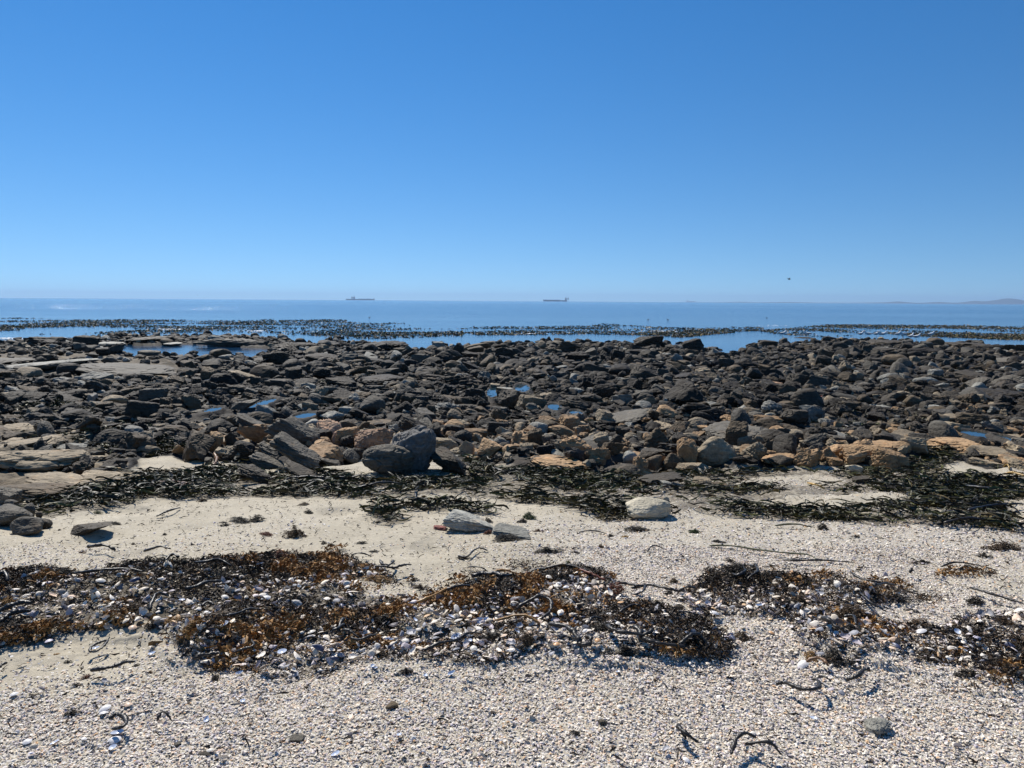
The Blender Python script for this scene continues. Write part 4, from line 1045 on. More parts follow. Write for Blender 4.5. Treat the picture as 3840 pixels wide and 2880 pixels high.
def flakes(x, y, z, S, col, asp=(.45,.95), tilt=.5, dome=.22, g=rng, ns=6, two=False):
    n = len(x); a = g.uniform(0, 6.28, n); th = np.linspace(0, 2*math.pi, ns+1)[:-1]
    rr = 1+g.normal(size=(n,ns))*.13; k = g.uniform(asp[0], asp[1], n)
    lx = np.cos(th)*rr*S[:,None]*.5; ly = np.sin(th)*rr*S[:,None]*.5*k[:,None]; sg = np.where(g.uniform(0,1,n) < .68, 1, -1)
    if two: lx = lx+.25*S[:,None]*(np.abs(np.sin(th)) < .3)*(np.cos(th) > 0)*.5; ly = ly*(1-.25*np.cos(th))
    rim = np.stack([lx, ly, np.zeros_like(lx)], -1)
    cen = np.stack([np.zeros(n), np.zeros(n), sg*dome*S], -1)[:,None,:]
    if two:
        mid = rim*.6; mid[...,2] = (sg*dome*S*.8)[:,None]; P = np.concatenate([cen, mid, rim], 1)
        f = [[0,1+i,1+(i+1)%ns] for i in range(ns)]+[[1+i,1+ns+i,1+ns+(i+1)%ns] for i in range(ns)]+[[1+i,1+ns+(i+1)%ns,1+(i+1)%ns] for i in range(ns)]
    else:
        P = np.concatenate([cen, rim], 1); f = [[0,1+i,1+(i+1)%ns] for i in range(ns)]
    t1 = g.normal(size=n)*tilt; t2 = g.normal(size=n)*tilt
    X, Y, Z = P[...,0], P[...,1], P[...,2]
    ca, sa = np.cos(a)[:,None], np.sin(a)[:,None]; X, Y = X*ca-Y*sa, X*sa+Y*ca
    c1, s1 = np.cos(t1)[:,None], np.sin(t1)[:,None]; Y, Z = Y*c1-Z*s1, Y*s1+Z*c1
    c2, s2 = np.cos(t2)[:,None], np.sin(t2)[:,None]; X, Z = X*c2+Z*s2, -X*s2+Z*c2
    V = np.stack([X+x[:,None], Y+y[:,None], Z+z[:,None]+(S*.12)[:,None]], -1); m = P.shape[1]
    Fq = (np.array(f)[None]+(np.arange(n)*m)[:,None,None]).reshape(-1,3)
    return V.reshape(-1,3), Fq, np.repeat(col, m, 0)
SC = np.array([1.12,1.06,.98])*np.array([(.78,.73,.65),(.74,.66,.54),(.70,.55,.43),(.64,.59,.60),(.46,.42,.46),(.32,.33,.37),(.70,.66,.60),(.62,.42,.24),(.12,.11,.12),(.80,.76,.70),(.55,.50,.42),(.30,.27,.24)])
def shellcols(n, p=None):
    p = np.array(p if p is not None else [18,13,10,9,8,8,12,3,5,16,8,6], float); p /= p.sum()
    return SC[rng.choice(len(SC), n, p=p)]*rng.uniform(.8,1.12,(n,1))
def stuff(name, data, m, label, cat, smooth=False):
    o = 0; Vs, Fs, Cs = [], [], []
    for V, Fq, C_ in data: Vs.append(V); Fs.append(Fq+o); Cs.append(C_); o += len(V)
    fs = {}; 
    for f in Fs: fs.setdefault(f.shape[1], []).append(f)
    return tag(mk(name, np.concatenate(Vs), [np.concatenate(v) for v in fs.values()], m, np.concatenate(Cs), smooth), label, cat, kind='stuff')
def clear_of_rocks(x, y):
    a = np.array([r[:5] for r in RK if not r[5]]); a = a[a[:,1] < 17]; ok = np.ones(len(x), bool)
    for X, Y, rw, _, rd in a: ok &= ~((np.abs(x-X) < rw*.95) & (y > Y-rd*1.05-.12-.25*rw) & (y < Y+rd*.8))
    return ok
def ground_pts(n, y0, y1, pw=2.0, wide=1.2):
    x, y = scatter(n, y0, y1, wide, pw); z = zsm(x, y); u, v = proj(x, y, z); return x, y, u, v
# broken shells
dat = []
for n, y0, y1, s0, s1, z0 in ((150000,1.9,3.4,.004,.018,1),(135000,3.2,5.2,.006,.020,1),(60000,5,9,.013,.030,.75)):
    x, y, u, v = ground_pts(n, y0, y1)
    ok = (rng.uniform(0,1,n) < shellcov(x, y, u, v)*z0) & (m_rock(x, y, u, v) < .5); x, y = x[ok], y[ok]
    S = rng.uniform(0,1,len(x))**1.8*(s1-s0)+s0; z = zfull(x, y)
    dat.append(flakes(x, y, z+rng.uniform(0,.004,len(x)), S, shellcols(len(x)), tilt=.33))
# larger whole shells through the wrack line
x, y, u, v = ground_pts(60000, 2.3, 5.6); w1 = m_wrack(x, y, u, v)
ok = (w1 & (rng.uniform(0,1,len(x)) < .24+.42*np.clip(fbm(P3(x*1.8, y*2.2, 2), 3, 77)+np.interp(u,[0,1500,2000,2500,3000],[-.25,-.1,.35,.1,0]), 0, 1))) | (rng.uniform(0,1,len(x)) < .045*shellcov(x, y, u, v)+.03*shellcov(x,y,u,v)*(np.abs(v-2480)<120)*(u>700)); x, y = x[ok], y[ok]; S = np.where(w1[ok], .018+.034*rng.uniform(0,1,len(x))**1.7, .013+.020*rng.uniform(0,1,len(x))**2); z = zfull(x, y)
dat.append(flakes(x, y, z+rng.uniform(.0,.030,len(x)), S, shellcols(len(x), [14,10,7,7,8,13,12,2,12,12,6,6]), tilt=.5, dome=.13, ns=8, two=True))
stuff('shell_fragments', dat, SHELL, 'broken white, pink and lilac shells covering the near beach', 'shells')
print('shell verts', sum(len(d[0]) for d in dat))
# dry weed of the near wrack line: black-brown crumbs, orange straps
x, y, u, v = ground_pts(420000, 2.2, 6.0); pq = fbm(P3(x*1.3+9, y*2.2, 31), 4, 411); ok = m_wrack(x, y, u, v) | ((pq > .34) & (rng.uniform(0,1,len(x)) < .30) & (v > 2050) & (v < 2620)); x, y, u, v = x[ok], y[ok], u[ok], v[ok]
pt = fbm(P3(x*2.2, y*2.8, 4), 4, 300); den = np.clip(.58+pt*1.9, .06, 1)*np.interp(u, [0,1500,2000,2600,3000],[1,.8,.62,.8,.85])
edge = 1.0*(v < np.interp(u,[0,600,1100,1500,2000,2600,3800],[2330,2290,2250,2300,2250,2350,2450])); den = np.clip(den+.12*edge, 0, 1)
ok = rng.uniform(0,1,len(x)) < den*.85; x, y, u, v = x[ok], y[ok], u[ok], v[ok]; z = zfull(x, y); n = len(x)
og = (fbm(P3(x*1.7+40, y*2.4, 7), 3, 310)*.8+fbm(P3(x*9, y*9, 17), 3, 313)*.9+.13*(u < 1500)+rng.normal(size=n)*.10) > .34
wc = np.where(og[:,None], np.array([(.29,.15,.045)]), np.array([(.028,.020,.013)]))*rng.uniform(.5,1.5,(n,1)); br = rng.uniform(0,1,n) < .30; wc[br & ~og] = np.array([.085,.048,.020])
L = np.where(og, rng.uniform(.025,.08,n), rng.uniform(.015,.08,n)); Wd = np.where(og, rng.uniform(.006,.018,n), rng.uniform(.003,.010,n))
stuff('wrack_weed', [ribbons(x, y, z+rng.uniform(0,.04,n)*np.clip(den[ok]*1.2,0,1), L, Wd, wc, 4, .12, 2.2, ruff=.5)], WEEDV, 'dry black, brown and orange seaweed tangled along the tide line', 'seaweed')
# crumbs all over the sand
x, y, u, v = ground_pts(9000, 2, 9, 1.5); ok = m_rock(x, y, u, v) < .3; x, y = x[ok], y[ok]; n = len(x)
stuff('weed_crumbs', [ribbons(x, y, zfull(x, y)+.004, rng.uniform(.01,.07,n)**1.0, rng.uniform(.003,.009,n), np.array([[.045,.032,.02]])*rng.uniform(.4,1.6,(n,1)), 3, .1, 2, ruff=.5)], WEEDV, 'crumbs of dry weed strewn over the sand', 'seaweed crumbs')
# wet dark kelp between sand and boulders
x, y, u, v = ground_pts(150000, 5.6, 16); ok = m_kelp(x, y, u, v) & (clear_of_rocks(x, y) | (rng.uniform(0,1,len(x)) < .06)); x, y = x[ok], y[ok]; n = len(x)
den = np.clip(.60+1.7*fbm(P3(x*1.8, y*2.2, 3), 3, 320), .04, 1); ok = rng.uniform(0,1,n) < den; x, y = x[ok], y[ok]; n = len(x)
kc = np.array([(.028,.026,.010),(.050,.050,.014),(.020,.016,.009),(.085,.080,.022),(.11,.078,.024)])[rng.choice(5, n, p=[.34,.26,.22,.12,.06])]*rng.uniform(.6,1.5,(n,1))
az = rng.normal(size=n)*.75+np.where(rng.uniform(0,1,n) < .5, 0, math.pi)
stuff('beached_kelp', [ribbons(x, y, zfull(x, y)+rng.uniform(.0,.055,n), rng.uniform(.08,.38,n), rng.uniform(.010,.028,n), kc, 6, .05, 1.6, az=az, ruff=.35)], KELPV, 'thick mat of wet dark kelp between the sand and the boulders', 'kelp')
print('kelp blades', n)
# thin weed between rocks
x, y, u, v = ground_pts(30000, 8.5, 30); pt = fbm(P3(x*.5, y*.5, 6), 3, 330); ok = (m_rock(x, y, u, v) > .5) & (pt > .12) & (y < 26); x, y = x[ok], y[ok]; n = len(x)
kc = np.array([(.02,.024,.012),(.05,.055,.018),(.03,.03,.02),(.10,.10,.035)])[rng.choice(4, n)]*rng.uniform(.6,1.4,(n,1))
stuff('weed_between_rocks', [ribbons(x, y, zfull(x, y)+rng.uniform(0,.05,n), rng.uniform(.06,.22,n), rng.uniform(.01,.03,n), kc, 4, .08, 1.3, ruff=.4)], KELPV, 'patches of olive weed lying in gaps between the rocks', 'seaweed')
# floating kelp beds
KB = [([(-700,1188),(0,1190),(300,1195),(700,1196),(1300,1205),(1300,1226),(700,1218),(300,1222),(0,1240),(-700,1240)], .9),
      ([(-700,1222),(0,1224),(400,1222),(800,1226),(900,1246),(640,1262),(300,1258),(0,1256),(-700,1256)], .55),
      ([(700,1222),(1000,1228),(1300,1222),(1320,1262),(1000,1256),(760,1250)], .5),
      ([(1270,1208),(1700,1214),(2300,1222),(2500,1232),(2500,1246),(2200,1238),(1700,1232),(1270,1232)], .75),
      ([(1270,1232),(1450,1238),(1750,1244),(1730,1268),(1400,1268),(1270,1266)], .6),
      ([(1600,1240),(2500,1246),(2560,1268),(2200,1262),(1800,1264)], .4),
      ([(2480,1232),(2850,1226),(2900,1240),(2700,1262),(2540,1272),(2400,1262)], .75),
      ([(2820,1240),(3000,1226),(3120,1220),(3840,1222),(4500,1224),(4500,1290),(3840,1276),(3400,1262),(3050,1268),(2900,1258)], 1.0)]
u = rng.uniform(-500, 4340, 150000); v = rng.uniform(1180, 1292, 150000); x, y = unsea(u, v); pr = np.zeros(len(x))
st = fbm(P3(x*.09, y*.07, 2), 4, 350)
for pl, d in KB: pr = np.maximum(pr, d*poly_in(pl, u, v+fbm(P3(x*.06, y*.03, 1), 4, 5)*17))
ok = (rng.uniform(0,1,len(x)) < np.clip(pr*(.40+2.1*st), 0, 1)*.95) & (y > shore(x, y)+.5); x, y, v = x[ok], y[ok], v[ok]; n = len(x); print('floating', n)
fc = np.array([(.045,.030,.012),(.10,.062,.018),(.025,.019,.010),(.16,.125,.04),(.035,.038,.015)])[rng.choice(5, n, p=[.3,.22,.25,.08,.15])]*rng.uniform(.6,1.4,(n,1))
stuff('floating_kelp', [ribbons(x, y, np.full(n, SEA-.02), rng.uniform(.20,.50,n), rng.uniform(.05,.13,n), fc*2.3, 5, .08, 1.8, ruff=.6)], FLOATV, 'beds of brown kelp blades standing out of the calm sea', 'kelp')
# small foam edges where swell meets the kelp and rocks
FM, fn_, fp = mat('foam'); fp.inputs['Base Color'].default_value = (.8,.82,.83,1); fp.inputs['Roughness'].default_value = .8
x = []; y = []
for u_, v_, w_, n_ in ((60,1270,130,160),(640,1236,45,120),(960,1242,30,50),(1990,1252,70,40),(2480,1243,45,60),(2880,1222,60,30)):
    uu = u_+rng.normal(size=n_)*w_*.6; vv = v_+rng.normal(size=n_)*1.3; a, b = unsea(uu, vv); x.append(a); y.append(b)
x = np.concatenate(x); y = np.concatenate(y); n = len(x)
V_, F_, C_ = flakes(x, y, np.full(n, SEA+.01), rng.uniform(.1,.35,n), np.ones((n,3)), tilt=.05, dome=.06)
o = mk('sea_foam', V_, F_, FM); tag(o, 'thin streaks of white foam among the floating kelp', 'foam', kind='stuff')

# ------------------------------------------------------------------ single kelp stalks, tile and points in that tile, width in picture pixels
STR = """
G g 6 205 240 400 255 640 290 830 315 900 335
G k 7 670 335 760 350 850 352 930 348 1130 358
G k 8 1100 430 1180 470 1270 490 1380 495
G k 9 1870 540 1990 590 2100 620 2212 655
G k 13 625 1185 690 1195 760 1240 840 1265 900 1240 890 1180 850 1155
G k 14 1080 1170 1140 1175 1190 1140 1220 1130
G k 16 920 840 930 890 1000 940 1080 960
G k 10 1060 790 1110 800 1135 860
G k 14 0 1000 60 985 130 965 200 990
G k 8 0 575 60 575 130 560
G k 6 1680 390 1800 390 2050 420
G k 9 900 1130 980 1170
G b 11 820 1040 900 1045 960 1080
G k 14 0 1450 20 1510 60 1545 130 1560
G k 13 340 1650 370 1590 430 1560 500 1555
G k 12 430 1590 520 1610 600 1620 660 1650
G k 9 380 410 460 420 500 460 500 510 440 530
G k 9 340 480 380 520 430 500 400 450
G k 8 1240 570 1300 535 1400 500
G k 8 1160 640 1230 690 1330 720
G k 8 0 800 70 800 140 790
G k 8 1480 440 1500 430
E k 8 260 365 280 400 320 405 350 375 340 370
E k 8 230 405 330 420 420 400 465 385
E k 15 850 490 920 480 1000 495 1050 510 1130 490
E k 9 1170 450 1250 440 1330 455 1450 450 1550 470 1620 500
E k 8 1760 520 1850 525 1900 545 1950 540 1940 575 1880 600
E k 10 1870 545 1990 535 2070 560 2212 575
E k 11 1130 695 1210 680 1290 670 1350 690 1350 730 1300 765
E k 10 540 985 650 960 740 930 830 885 920 890
E k 16 1340 860 1450 900 1510 950 1540 990 1590 995 1605 965 1570 945
E k 14 1710 890 1740 940 1820 965 1950 960 2010 935
E k 17 1880 910 1950 970 2050 1000 2212 1010
E k 11 0 860 60 870 130 890
E k 11 0 840 30 800 60 790
E k 9 1590 850 1620 820 1680 810
E k 10 1790 780 1860 750 1920 750
E k 10 660 605 760 600 860 575
E k 6 760 310 820 320 860 290 900 270 950 278
E k 5 1970 285 2010 260 2070 270
E k 13 2165 1440 2175 1500 2212 1540
E k 5 80 300 140 320 215 315
E k 5 820 375 900 390 950 395
E k 9 80 890 140 920 200 900 250 850
E r 9 1530 470 1600 500 1700 520
E o 8 500 660 600 640 700 600 840 560
E o 9 960 480 1050 470 1150 460
E o 9 1000 780 1150 800 1280 830
D k 11 565 290 600 300 660 295 740 300
D k 8 915 285 1000 290 1090 300
D k 7 1000 60 1060 45 1110 30 1150 0
D b 6 1280 395 1330 405 1400 415 1480 430
D k 9 480 540 600 550 700 545 800 535 920 540
D k 6 590 530 620 510 635 490
D k 12 1190 610 1260 590 1340 560 1420 545
D k 8 1240 460 1320 475 1400 460 1480 470
D k 12 0 580 40 575 60 600
D k 18 0 770 80 755 160 745 220 748
D k 18 0 840 70 805 150 795 200 785
D k 13 590 1105 670 1110 740 1100 800 1075 860 1055
D k 8 575 970 590 940 640 920 690 910 660 945 600 970
D k 13 1230 1020 1300 1005 1400 985
D k 9 1500 985 1570 985 1620 975 1610 905
D k 14 700 1430 740 1415 790 1425 815 1460 790 1495 720 1490
D k 8 1005 1425 1050 1410 1100 1430
D k 9 0 1070 50 1040
D k 8 1060 450 1100 430 1140 440 1135 405
D k 9 1450 800 1530 770 1590 740 1680 730
D k 9 960 760 1010 700 1080 690
D k 11 2110 870 2160 860 2200 820
D k 9 1290 700 1330 680 1370 690
A b 9 885 1300 1000 1330 1120 1355 1250 1375
A b 9 1060 1300 1110 1330 1190 1360
A b 8 1000 1320 1100 1330 1260 1360
A w 5 300 760 340 780 375 810
A b 6 500 905 570 885 660 885
A b 9 1370 1145 1385 1175 1360 1200
A g 7 1110 1275 1220 1245 1330 1215 1450 1220 1470 1250 1460 1290
A b 7 1660 1310 1700 1270 1740 1270
A k 8 1820 1305 2000 1310 2212 1315
A g 6 870 1100 960 1090 1060 1090
B g 7 1120 1245 1200 1290 1300 1325 1450 1350
B k 9 90 1375 200 1370 330 1350 450 1330
B k 7 500 1420 490 1380 520 1340
B k 5 1530 1595 1620 1600 1710 1610
B g 6 1400 1320 1550 1345 1650 1350
C k 12 1690 1530 1800 1535 1940 1535
C k 9 1700 1590 1850 1585 2050 1590
C k 8 1740 1560 1900 1560
C k 12 1800 1350 1950 1380 2212 1400
C k 6 500 1475 580 1480
C y 7 830 1315 870 1335 940 1340
C y 7 2060 1180 2120 1220
C y 8 2080 1265 2140 1275 2212 1290
C y 9 1330 960 1380 1000 1410 1030
C k 9 1240 950 1290 990 1310 1020
C y 8 1340 960 1400 1010 1440 1040
C k 8 980 920 1050 930 1120 950
C g 6 620 1570 750 1580 860 1590
C g 8 1500 1380 1560 1420 1580 1390
C k 9 1850 1500 2000 1480 2212 1470
C y 7 1560 1110 1650 1130 1700 1140
"""
SCOL = {'k':(.022,.018,.014),'o':(.36,.19,.055),'b':(.16,.085,.04),'r':(.14,.045,.02),'g':(.075,.075,.035),'w':(.45,.42,.36),'y':(.36,.22,.055)}
SNM = {'k':'black','o':'orange','b':'brown','r':'red-brown','g':'olive','w':'bleached','y':'yellow'}
def tube(pts, rad, ns=7):
    pts = np.array(pts, float); n = len(pts); t = np.gradient(pts, axis=0); t /= np.linalg.norm(t, axis=1)[:,None]+1e-9
    up = np.array([0,0,1.]); s = np.cross(t, up); s /= np.linalg.norm(s, axis=1)[:,None]+1e-9; b = np.cross(s, t)
    a = np.linspace(0, 2*math.pi, ns+1)[:-1]
    V = pts[:,None]+rad[:,None,None]*(np.cos(a)[None,:,None]*s[:,None]+np.sin(a)[None,:,None]*b[:,None]*.85)
    i = np.arange(n-1)[:,None]*ns; j = np.arange(ns)[None,:]; q = np.stack([i+j, i+(j+1)%ns, i+ns+(j+1)%ns, i+ns+j], -1).reshape(-1,4)
    V = np.concatenate([V.reshape(-1,3), pts[:1], pts[-1:]]); k = n*ns
    tr = [(k,(j_+1)%ns,j_) for j_ in range(ns)]+[(k+1,(n-1)*ns+j_,(n-1)*ns+(j_+1)%ns) for j_ in range(ns)]
    return V, [q, np.array(tr)]
for si, l in enumerate(STR.strip().split('\n')):
    q = l.split(); pp = np.array(list(map(float, q[3:]))).reshape(-1,2); uv = np.array([T(q[0], *p) for p in pp])
    s = np.linspace(0, len(uv)-1, 10*(len(uv)-1)+1); i0 = np.minimum(s.astype(int), len(uv)-2); f = (s-i0)[:,None]
    pm = np.concatenate([[2*uv[0]-uv[1]], uv, [2*uv[-1]-uv[-2]]]); A_, B_, C_, D_ = pm[i0], pm[i0+1], pm[i0+2], pm[i0+3]
    cu = .5*((2*B_)+(-A_+C_)*f+(2*A_-5*B_+4*C_-D_)*f**2+(-A_+3*B_-3*C_+D_)*f**3)
    g = np.random.default_rng(si); wv_ = float(q[2])
    X, Y, Z = unproj(cu[:,0], cu[:,1]); Zf = zfull(X, Y); r0 = wv_/F*Y.mean()*.62
    inw = (.035 if Y.mean() < 9.5 and wv_ > 7 else .01)
    arch = .03*np.sin(np.linspace(0, math.pi, len(X)))*g.uniform(.2,1)+inw
    rad = r0*(1+.22*np.array([g.normal() for _ in X])*.5); rad *= 1+.22*np.sin(np.arange(len(X))*g.uniform(.25,.6)+g.uniform(0,6)); rad *= np.interp(np.linspace(0,1,len(X)), [0,.04,.5,.95,1], [.6,1.05,1,.75,.35])
    pts = np.stack([X+g.normal(size=len(X))*r0*.25, Y, Zf+r0*.8+arch], 1); org = pts[len(pts)//2].copy(); org[2] -= r0
    V, Fs = tube(pts-org, rad); o = mk('kelp_stalk', V, Fs, STALK, None, True); o.location = org; o.color = (*(np.array(SCOL[q[1]])*g.uniform(.8,1.3)), 1)
    o['category'] = 'kelp stalk'; ln = np.sum(np.hypot(*np.diff(uv, axis=0).T)); ch = np.hypot(*(uv[-1]-uv[0])); u_, v_ = uv.mean(0)
    w1 = 'looped' if ch < .55*ln else 'curved' if ch < .93*ln else 'straight'; w2 = 'thick' if wv_ >= 13 else 'thin' if wv_ <= 7 else 'long' if ln > 150 else 'short'
    if l.startswith('G k 13 625'): tag(o, 'U-shaped black kelp stalk lying on white shells at lower right'); LAND.append(('U-shaped black stalk', u_, v_, 60, 40)); o['near_landmark'] = 1
    elif l.startswith('D k 14 700'): tag(o, 'thick black kelp stalk curled into a ring at lower left'); LAND.append(('black ring of kelp', u_, v_, 60, 40))
    elif l.startswith('E k 16 1340'): tag(o, 'thick hooked dark kelp stalk at the front of the central shell mound'); LAND.append(('hooked stalk', u_, v_, 60, 40))
    elif l.startswith('G k 9 380'): tag(o, 'curled black kelp stalk looping over the dark clump at right'); LAND.append(('curled black stalk', u_, v_, 60, 40))
    elif l.startswith('D k 13 590'): tag(o, 'long black stalk on open sand in front of the left weed line'); LAND.append(('lone long stalk', u_, v_, 60, 40))
    elif l.startswith('E k 15 850'): tag(o, 'thick black strap of kelp on top of the central shell mound'); LAND.append(('black strap on the mound', u_, v_, 60, 40))
    else: ENT.append((o, u_, v_, f'{w2} {w1} {SNM[q[1]]} kelp stalk', 'loose kelp stalks', 'weed'))
# ------------------------------------------------------------------ clumps of weed lying on their own
CL = """
D k 1440 112 45 0.5;D b 1880 178 85 .95;D r 1700 172 65 .5;D k 1530 92 130 .3;D k 2065 225 30 .8;D k 2110 236 34 .7;D k 2165 266 20 .8;D k 2130 297 40 .4;D k 1225 243 24 .8;D b 850 233 20 .9;D k 1050 164 28 .6;D b 795 410 48 .5;D r 525 290 30 .7;D k 1940 318 70 .4;D k 1390 340 64 .3;D k 1570 365 95 .35;D k 380 136 20 .8;D k 735 100 70 .25;D b 205 1222 62 .5;D k 485 1150 44 .7;D r 550 1095 46 .7;D k 460 1345 64 .9;D b 430 1395 44 .5;D k 1170 1165 30 .8;D k 1205 1238 30 .5;D b 990 912 38 .6;D k 870 1026 36 .6;D o 360 945 28 .6;D k 430 985 34 .7;D o 960 1068 46 .4;D k 2020 1150 34 .5;D k 1375 1095 56 .8;D k 190 530 60 .9;D k 400 520 110 .7;D k 290 545 50 .9;D k 1430 500 80 .8;D r 1790 400 110 .7;D o 60 660 90 .6;D o 280 820 80 .6;D o 1230 900 90 .7;D k 1320 860 80 .7;D b 1370 790 190 .45;D b 860 740 90 .7;D k 980 830 60 .9;D k 1800 900 100 .7;D b 1500 730 110 .7;D o 680 800 90 .5;D o 1100 820 110 .4
E k 1070 200 120 .4;E r 955 150 45 .6;E r 1275 145 48 .4;E k 955 80 40 .9;E g 1215 60 65 .7;E k 1170 80 60 .5;E k 145 228 50 .4;E k 220 266 48 .4;E k 800 312 55 .5;E k 1330 265 130 .3;E k 1512 268 46 .5;E b 1675 238 34 .8;E g 1465 330 34 .6;E b 2140 470 40 .9;E k 2110 535 40 .8;E b 1720 415 30 .8;E k 430 1075 60 .7;E b 985 1300 40 .8;E k 1515 1460 60 .6;E g 735 1408 22 .5;E k 1900 130 120 .3;E k 1735 172 34 .7;E y 1830 178 40 .4;E y 1420 25 18 .7;E b 1560 42 36 .3;E k 290 740 170 .5;E k 250 650 100 .6;E k 990 890 130 .5;E b 1210 920 130 .7;E k 1700 850 150 .5;E k 1820 990 200 .35;E k 1980 700 100 .7;E b 280 980 80 .7;E k 1350 480 160 .4;E r 1760 560 110 .6;E o 740 600 120 .5;E o 1140 915 70 .5;E k 820 800 60 .9;E k 770 640 50 .9;E o 1180 820 90 .4;E r 1560 490 100 .5;E b 90 400 120 .4;E o 240 450 120 .3;E k 480 430 40 .6;E b 520 490 70 .5
G k 335 335 40 .9;G g 110 146 55 .5;G k 930 140 60 .8;G k 1850 400 85 .5;G k 1990 420 70 .3;G k 1135 190 40 .5;G k 1560 355 90 .35;G k 810 260 40 .4;G k 260 205 70 .3;G k 400 490 130 .8;G k 150 540 55 .7;G b 620 575 90 .7;G k 990 500 60 .8;G b 1190 575 120 .5;G k 1400 600 110 .5;G k 1010 1030 130 .7;G o 860 985 90 .5;G b 1160 1525 28 .8;G k 1870 1330 26 .5;G b 2080 255 150 .4;G k 1960 305 60 .6;G k 1500 660 60 .5;G k 1430 1168 34 .5;G k 240 460 60 .8;G b 1110 740 150 .6;G b 1540 780 130 .6;G k 1620 850 120 .6;G k 1090 900 160 .5;G b 1640 1000 150 .5;G b 2080 780 110 .5;G b 2160 900 90 .6;G k 1900 600 90 .6;G o 900 750 60 .6;G b 780 660 110 .6;G k 700 700 110 .6;G k 100 960 130 .7;G b 420 840 90 .6;G b 260 900 70 .6;G k 1850 1110 130 .5;G b 1900 870 70 .7
A g 620 1478 42 .6;A b 1290 1400 40 .8;A k 1430 1550 40 .4;A k 1970 1490 46 .6;A b 1940 1440 60 .4;A k 1640 1540 60 .8
C b 1540 1400 55 .7;C g 110 1600 50 .5;C k 930 1590 38 .8
"""
NV = 7; cv = []
for i in range(NV):
    g = np.random.default_rng(900+i); n = 520; a = g.uniform(0,6.28,n); r = .5*g.uniform(0,1,n)**.55; lob = 1+.35*np.sin(a*2+i)+.22*np.sin(a*5+i*2)
    x, y = r*np.cos(a)*lob, r*np.sin(a)*lob; zt = np.clip(1-(r/.55)**2, .05, 1)*(.75+.4*vnoise(P3(x*4+i*9, y*4, 0), 8)); z = zt*g.uniform(0,1,n)**.6
    V, Fq, C_ = ribbons(x, y, z*.9, g.uniform(.12,.38,n), g.uniform(.02,.06,n), np.ones((n,3)), 4, .10, 2.2, g=g, ruff=.4)
    V[:,2] = np.maximum(V[:,2], 0)*.95; o = mk('weed_clump', V, Fq, CLUMP, None, False, link=False); cv.append(o.data); bpy.data.objects.remove(o)
CCOL = dict(SCOL); CCOL['k'] = (.030,.024,.016); CCOL['b'] = (.085,.052,.024); CCOL['g'] = (.06,.085,.025); CCOL['o'] = (.36,.20,.06)
k = 0
for l in CL.strip().replace('\n', ';').split(';'):
    q = l.split(); u_, v_ = T(q[0], float(q[2]), float(q[3])); sz = float(q[4])*TL[q[0]][2]; hr = float(q[5]); g = np.random.default_rng(3000+k); k += 1
    X, Y, Z = unproj(np.array([u_]), np.array([v_])); X, Y = X[0], Y[0]; Wm = sz/F*Y*1.3
    o = bpy.data.objects.new('weed_clump', cv[k % NV]); COL.objects.link(o); phi = (CAMZ-Z[0])/Y
    o.scale = (Wm, Wm*min(1.0, hr*.9+.25), Wm*max(.28, hr*.95)); o.location = (X, Y, zfull(np.array([X]), np.array([Y]))[0]-.004); o.rotation_euler.z = g.uniform(-.3,.3)+(math.pi if g.uniform() < .5 else 0)
    o.color = (*(np.array(CCOL[q[1]])*g.uniform(.7,1.3)), 1); o['category'] = 'seaweed clump'
    w2 = 'large' if sz > 60 else 'small' if sz < 24 else 'medium-sized'; w1 = 'tall' if hr > .75 else 'flat' if hr < .42 else 'tangled'
    ENT.append((o, u_, v_, f'{w2} {w1} {dict(SNM, g="green", k="blackish")[q[1]]} seaweed clump', 'loose clumps of seaweed', 'weed'))
# ------------------------------------------------------------------ whole shells one can pick out
def mussel_mesh(kind):
    nu, nv = 9, 12; V = []; th = np.linspace(0, 2*math.pi, nv+1)[:-1]
    def outline(t):
        x = .5*np.cos(t); y = (.25 if kind == 'mussel' else .42)*np.sin(t)*(1-.45*np.cos(t) if kind == 'mussel' else 1-.12*np.cos(t)); return x, y
    def layer(off):
        P = [(0,0,.20*(1 if kind == 'mussel' else .9)-off)]
        for r in np.linspace(0,1,nu)[1:]:
            x, y = outline(th); z = .20*(1-r**2.2)-off*(1-r**6)
            if kind != 'mussel': z = z+.006*np.cos(th*11)*r
            for i in range(nv): P.append((x[i]*r, y[i]*r, z[i] if np.ndim(z) else z))
        return P
    A_ = layer(0); B_ = layer(.022); k = len(A_)
    def faces(o, flip):
        q = []; t = []
        for i in range(nv): t.append((o, o+1+i, o+1+(i+1)%nv)[::(-1 if flip else 1)])
        for r in range(nu-2):
            for i in range(nv): a = o+1+r*nv; q.append((a+i, a+nv+i, a+nv+(i+1)%nv, a+(i+1)%nv)[::(-1 if flip else 1)])
        return q, t
    qa, ta = faces(0, False); qb, tb = faces(0, True)
    return A_, qa, ta, B_, qb, tb
def shell_proto(kind, col, name):
    A_, qa, ta, B_, qb, tb = mussel_mesh(kind)
    o = mk(name, A_, [np.array(qa), np.array(ta)], SHELLO, None, True); o.color = (*col, 1)
    i = mk('inner_face', np.array(B_)*[.985,.985,1]-[0,0,.001], [np.array(qb), np.array(tb)], PEARL, None, True, parent=o)
    return o
PRO = {'mussel': shell_proto('mussel', (.05,.055,.085), 'mussel_shell'), 'limpet': shell_proto('clam', (.72,.66,.56), 'clam_shell')}
spots = []
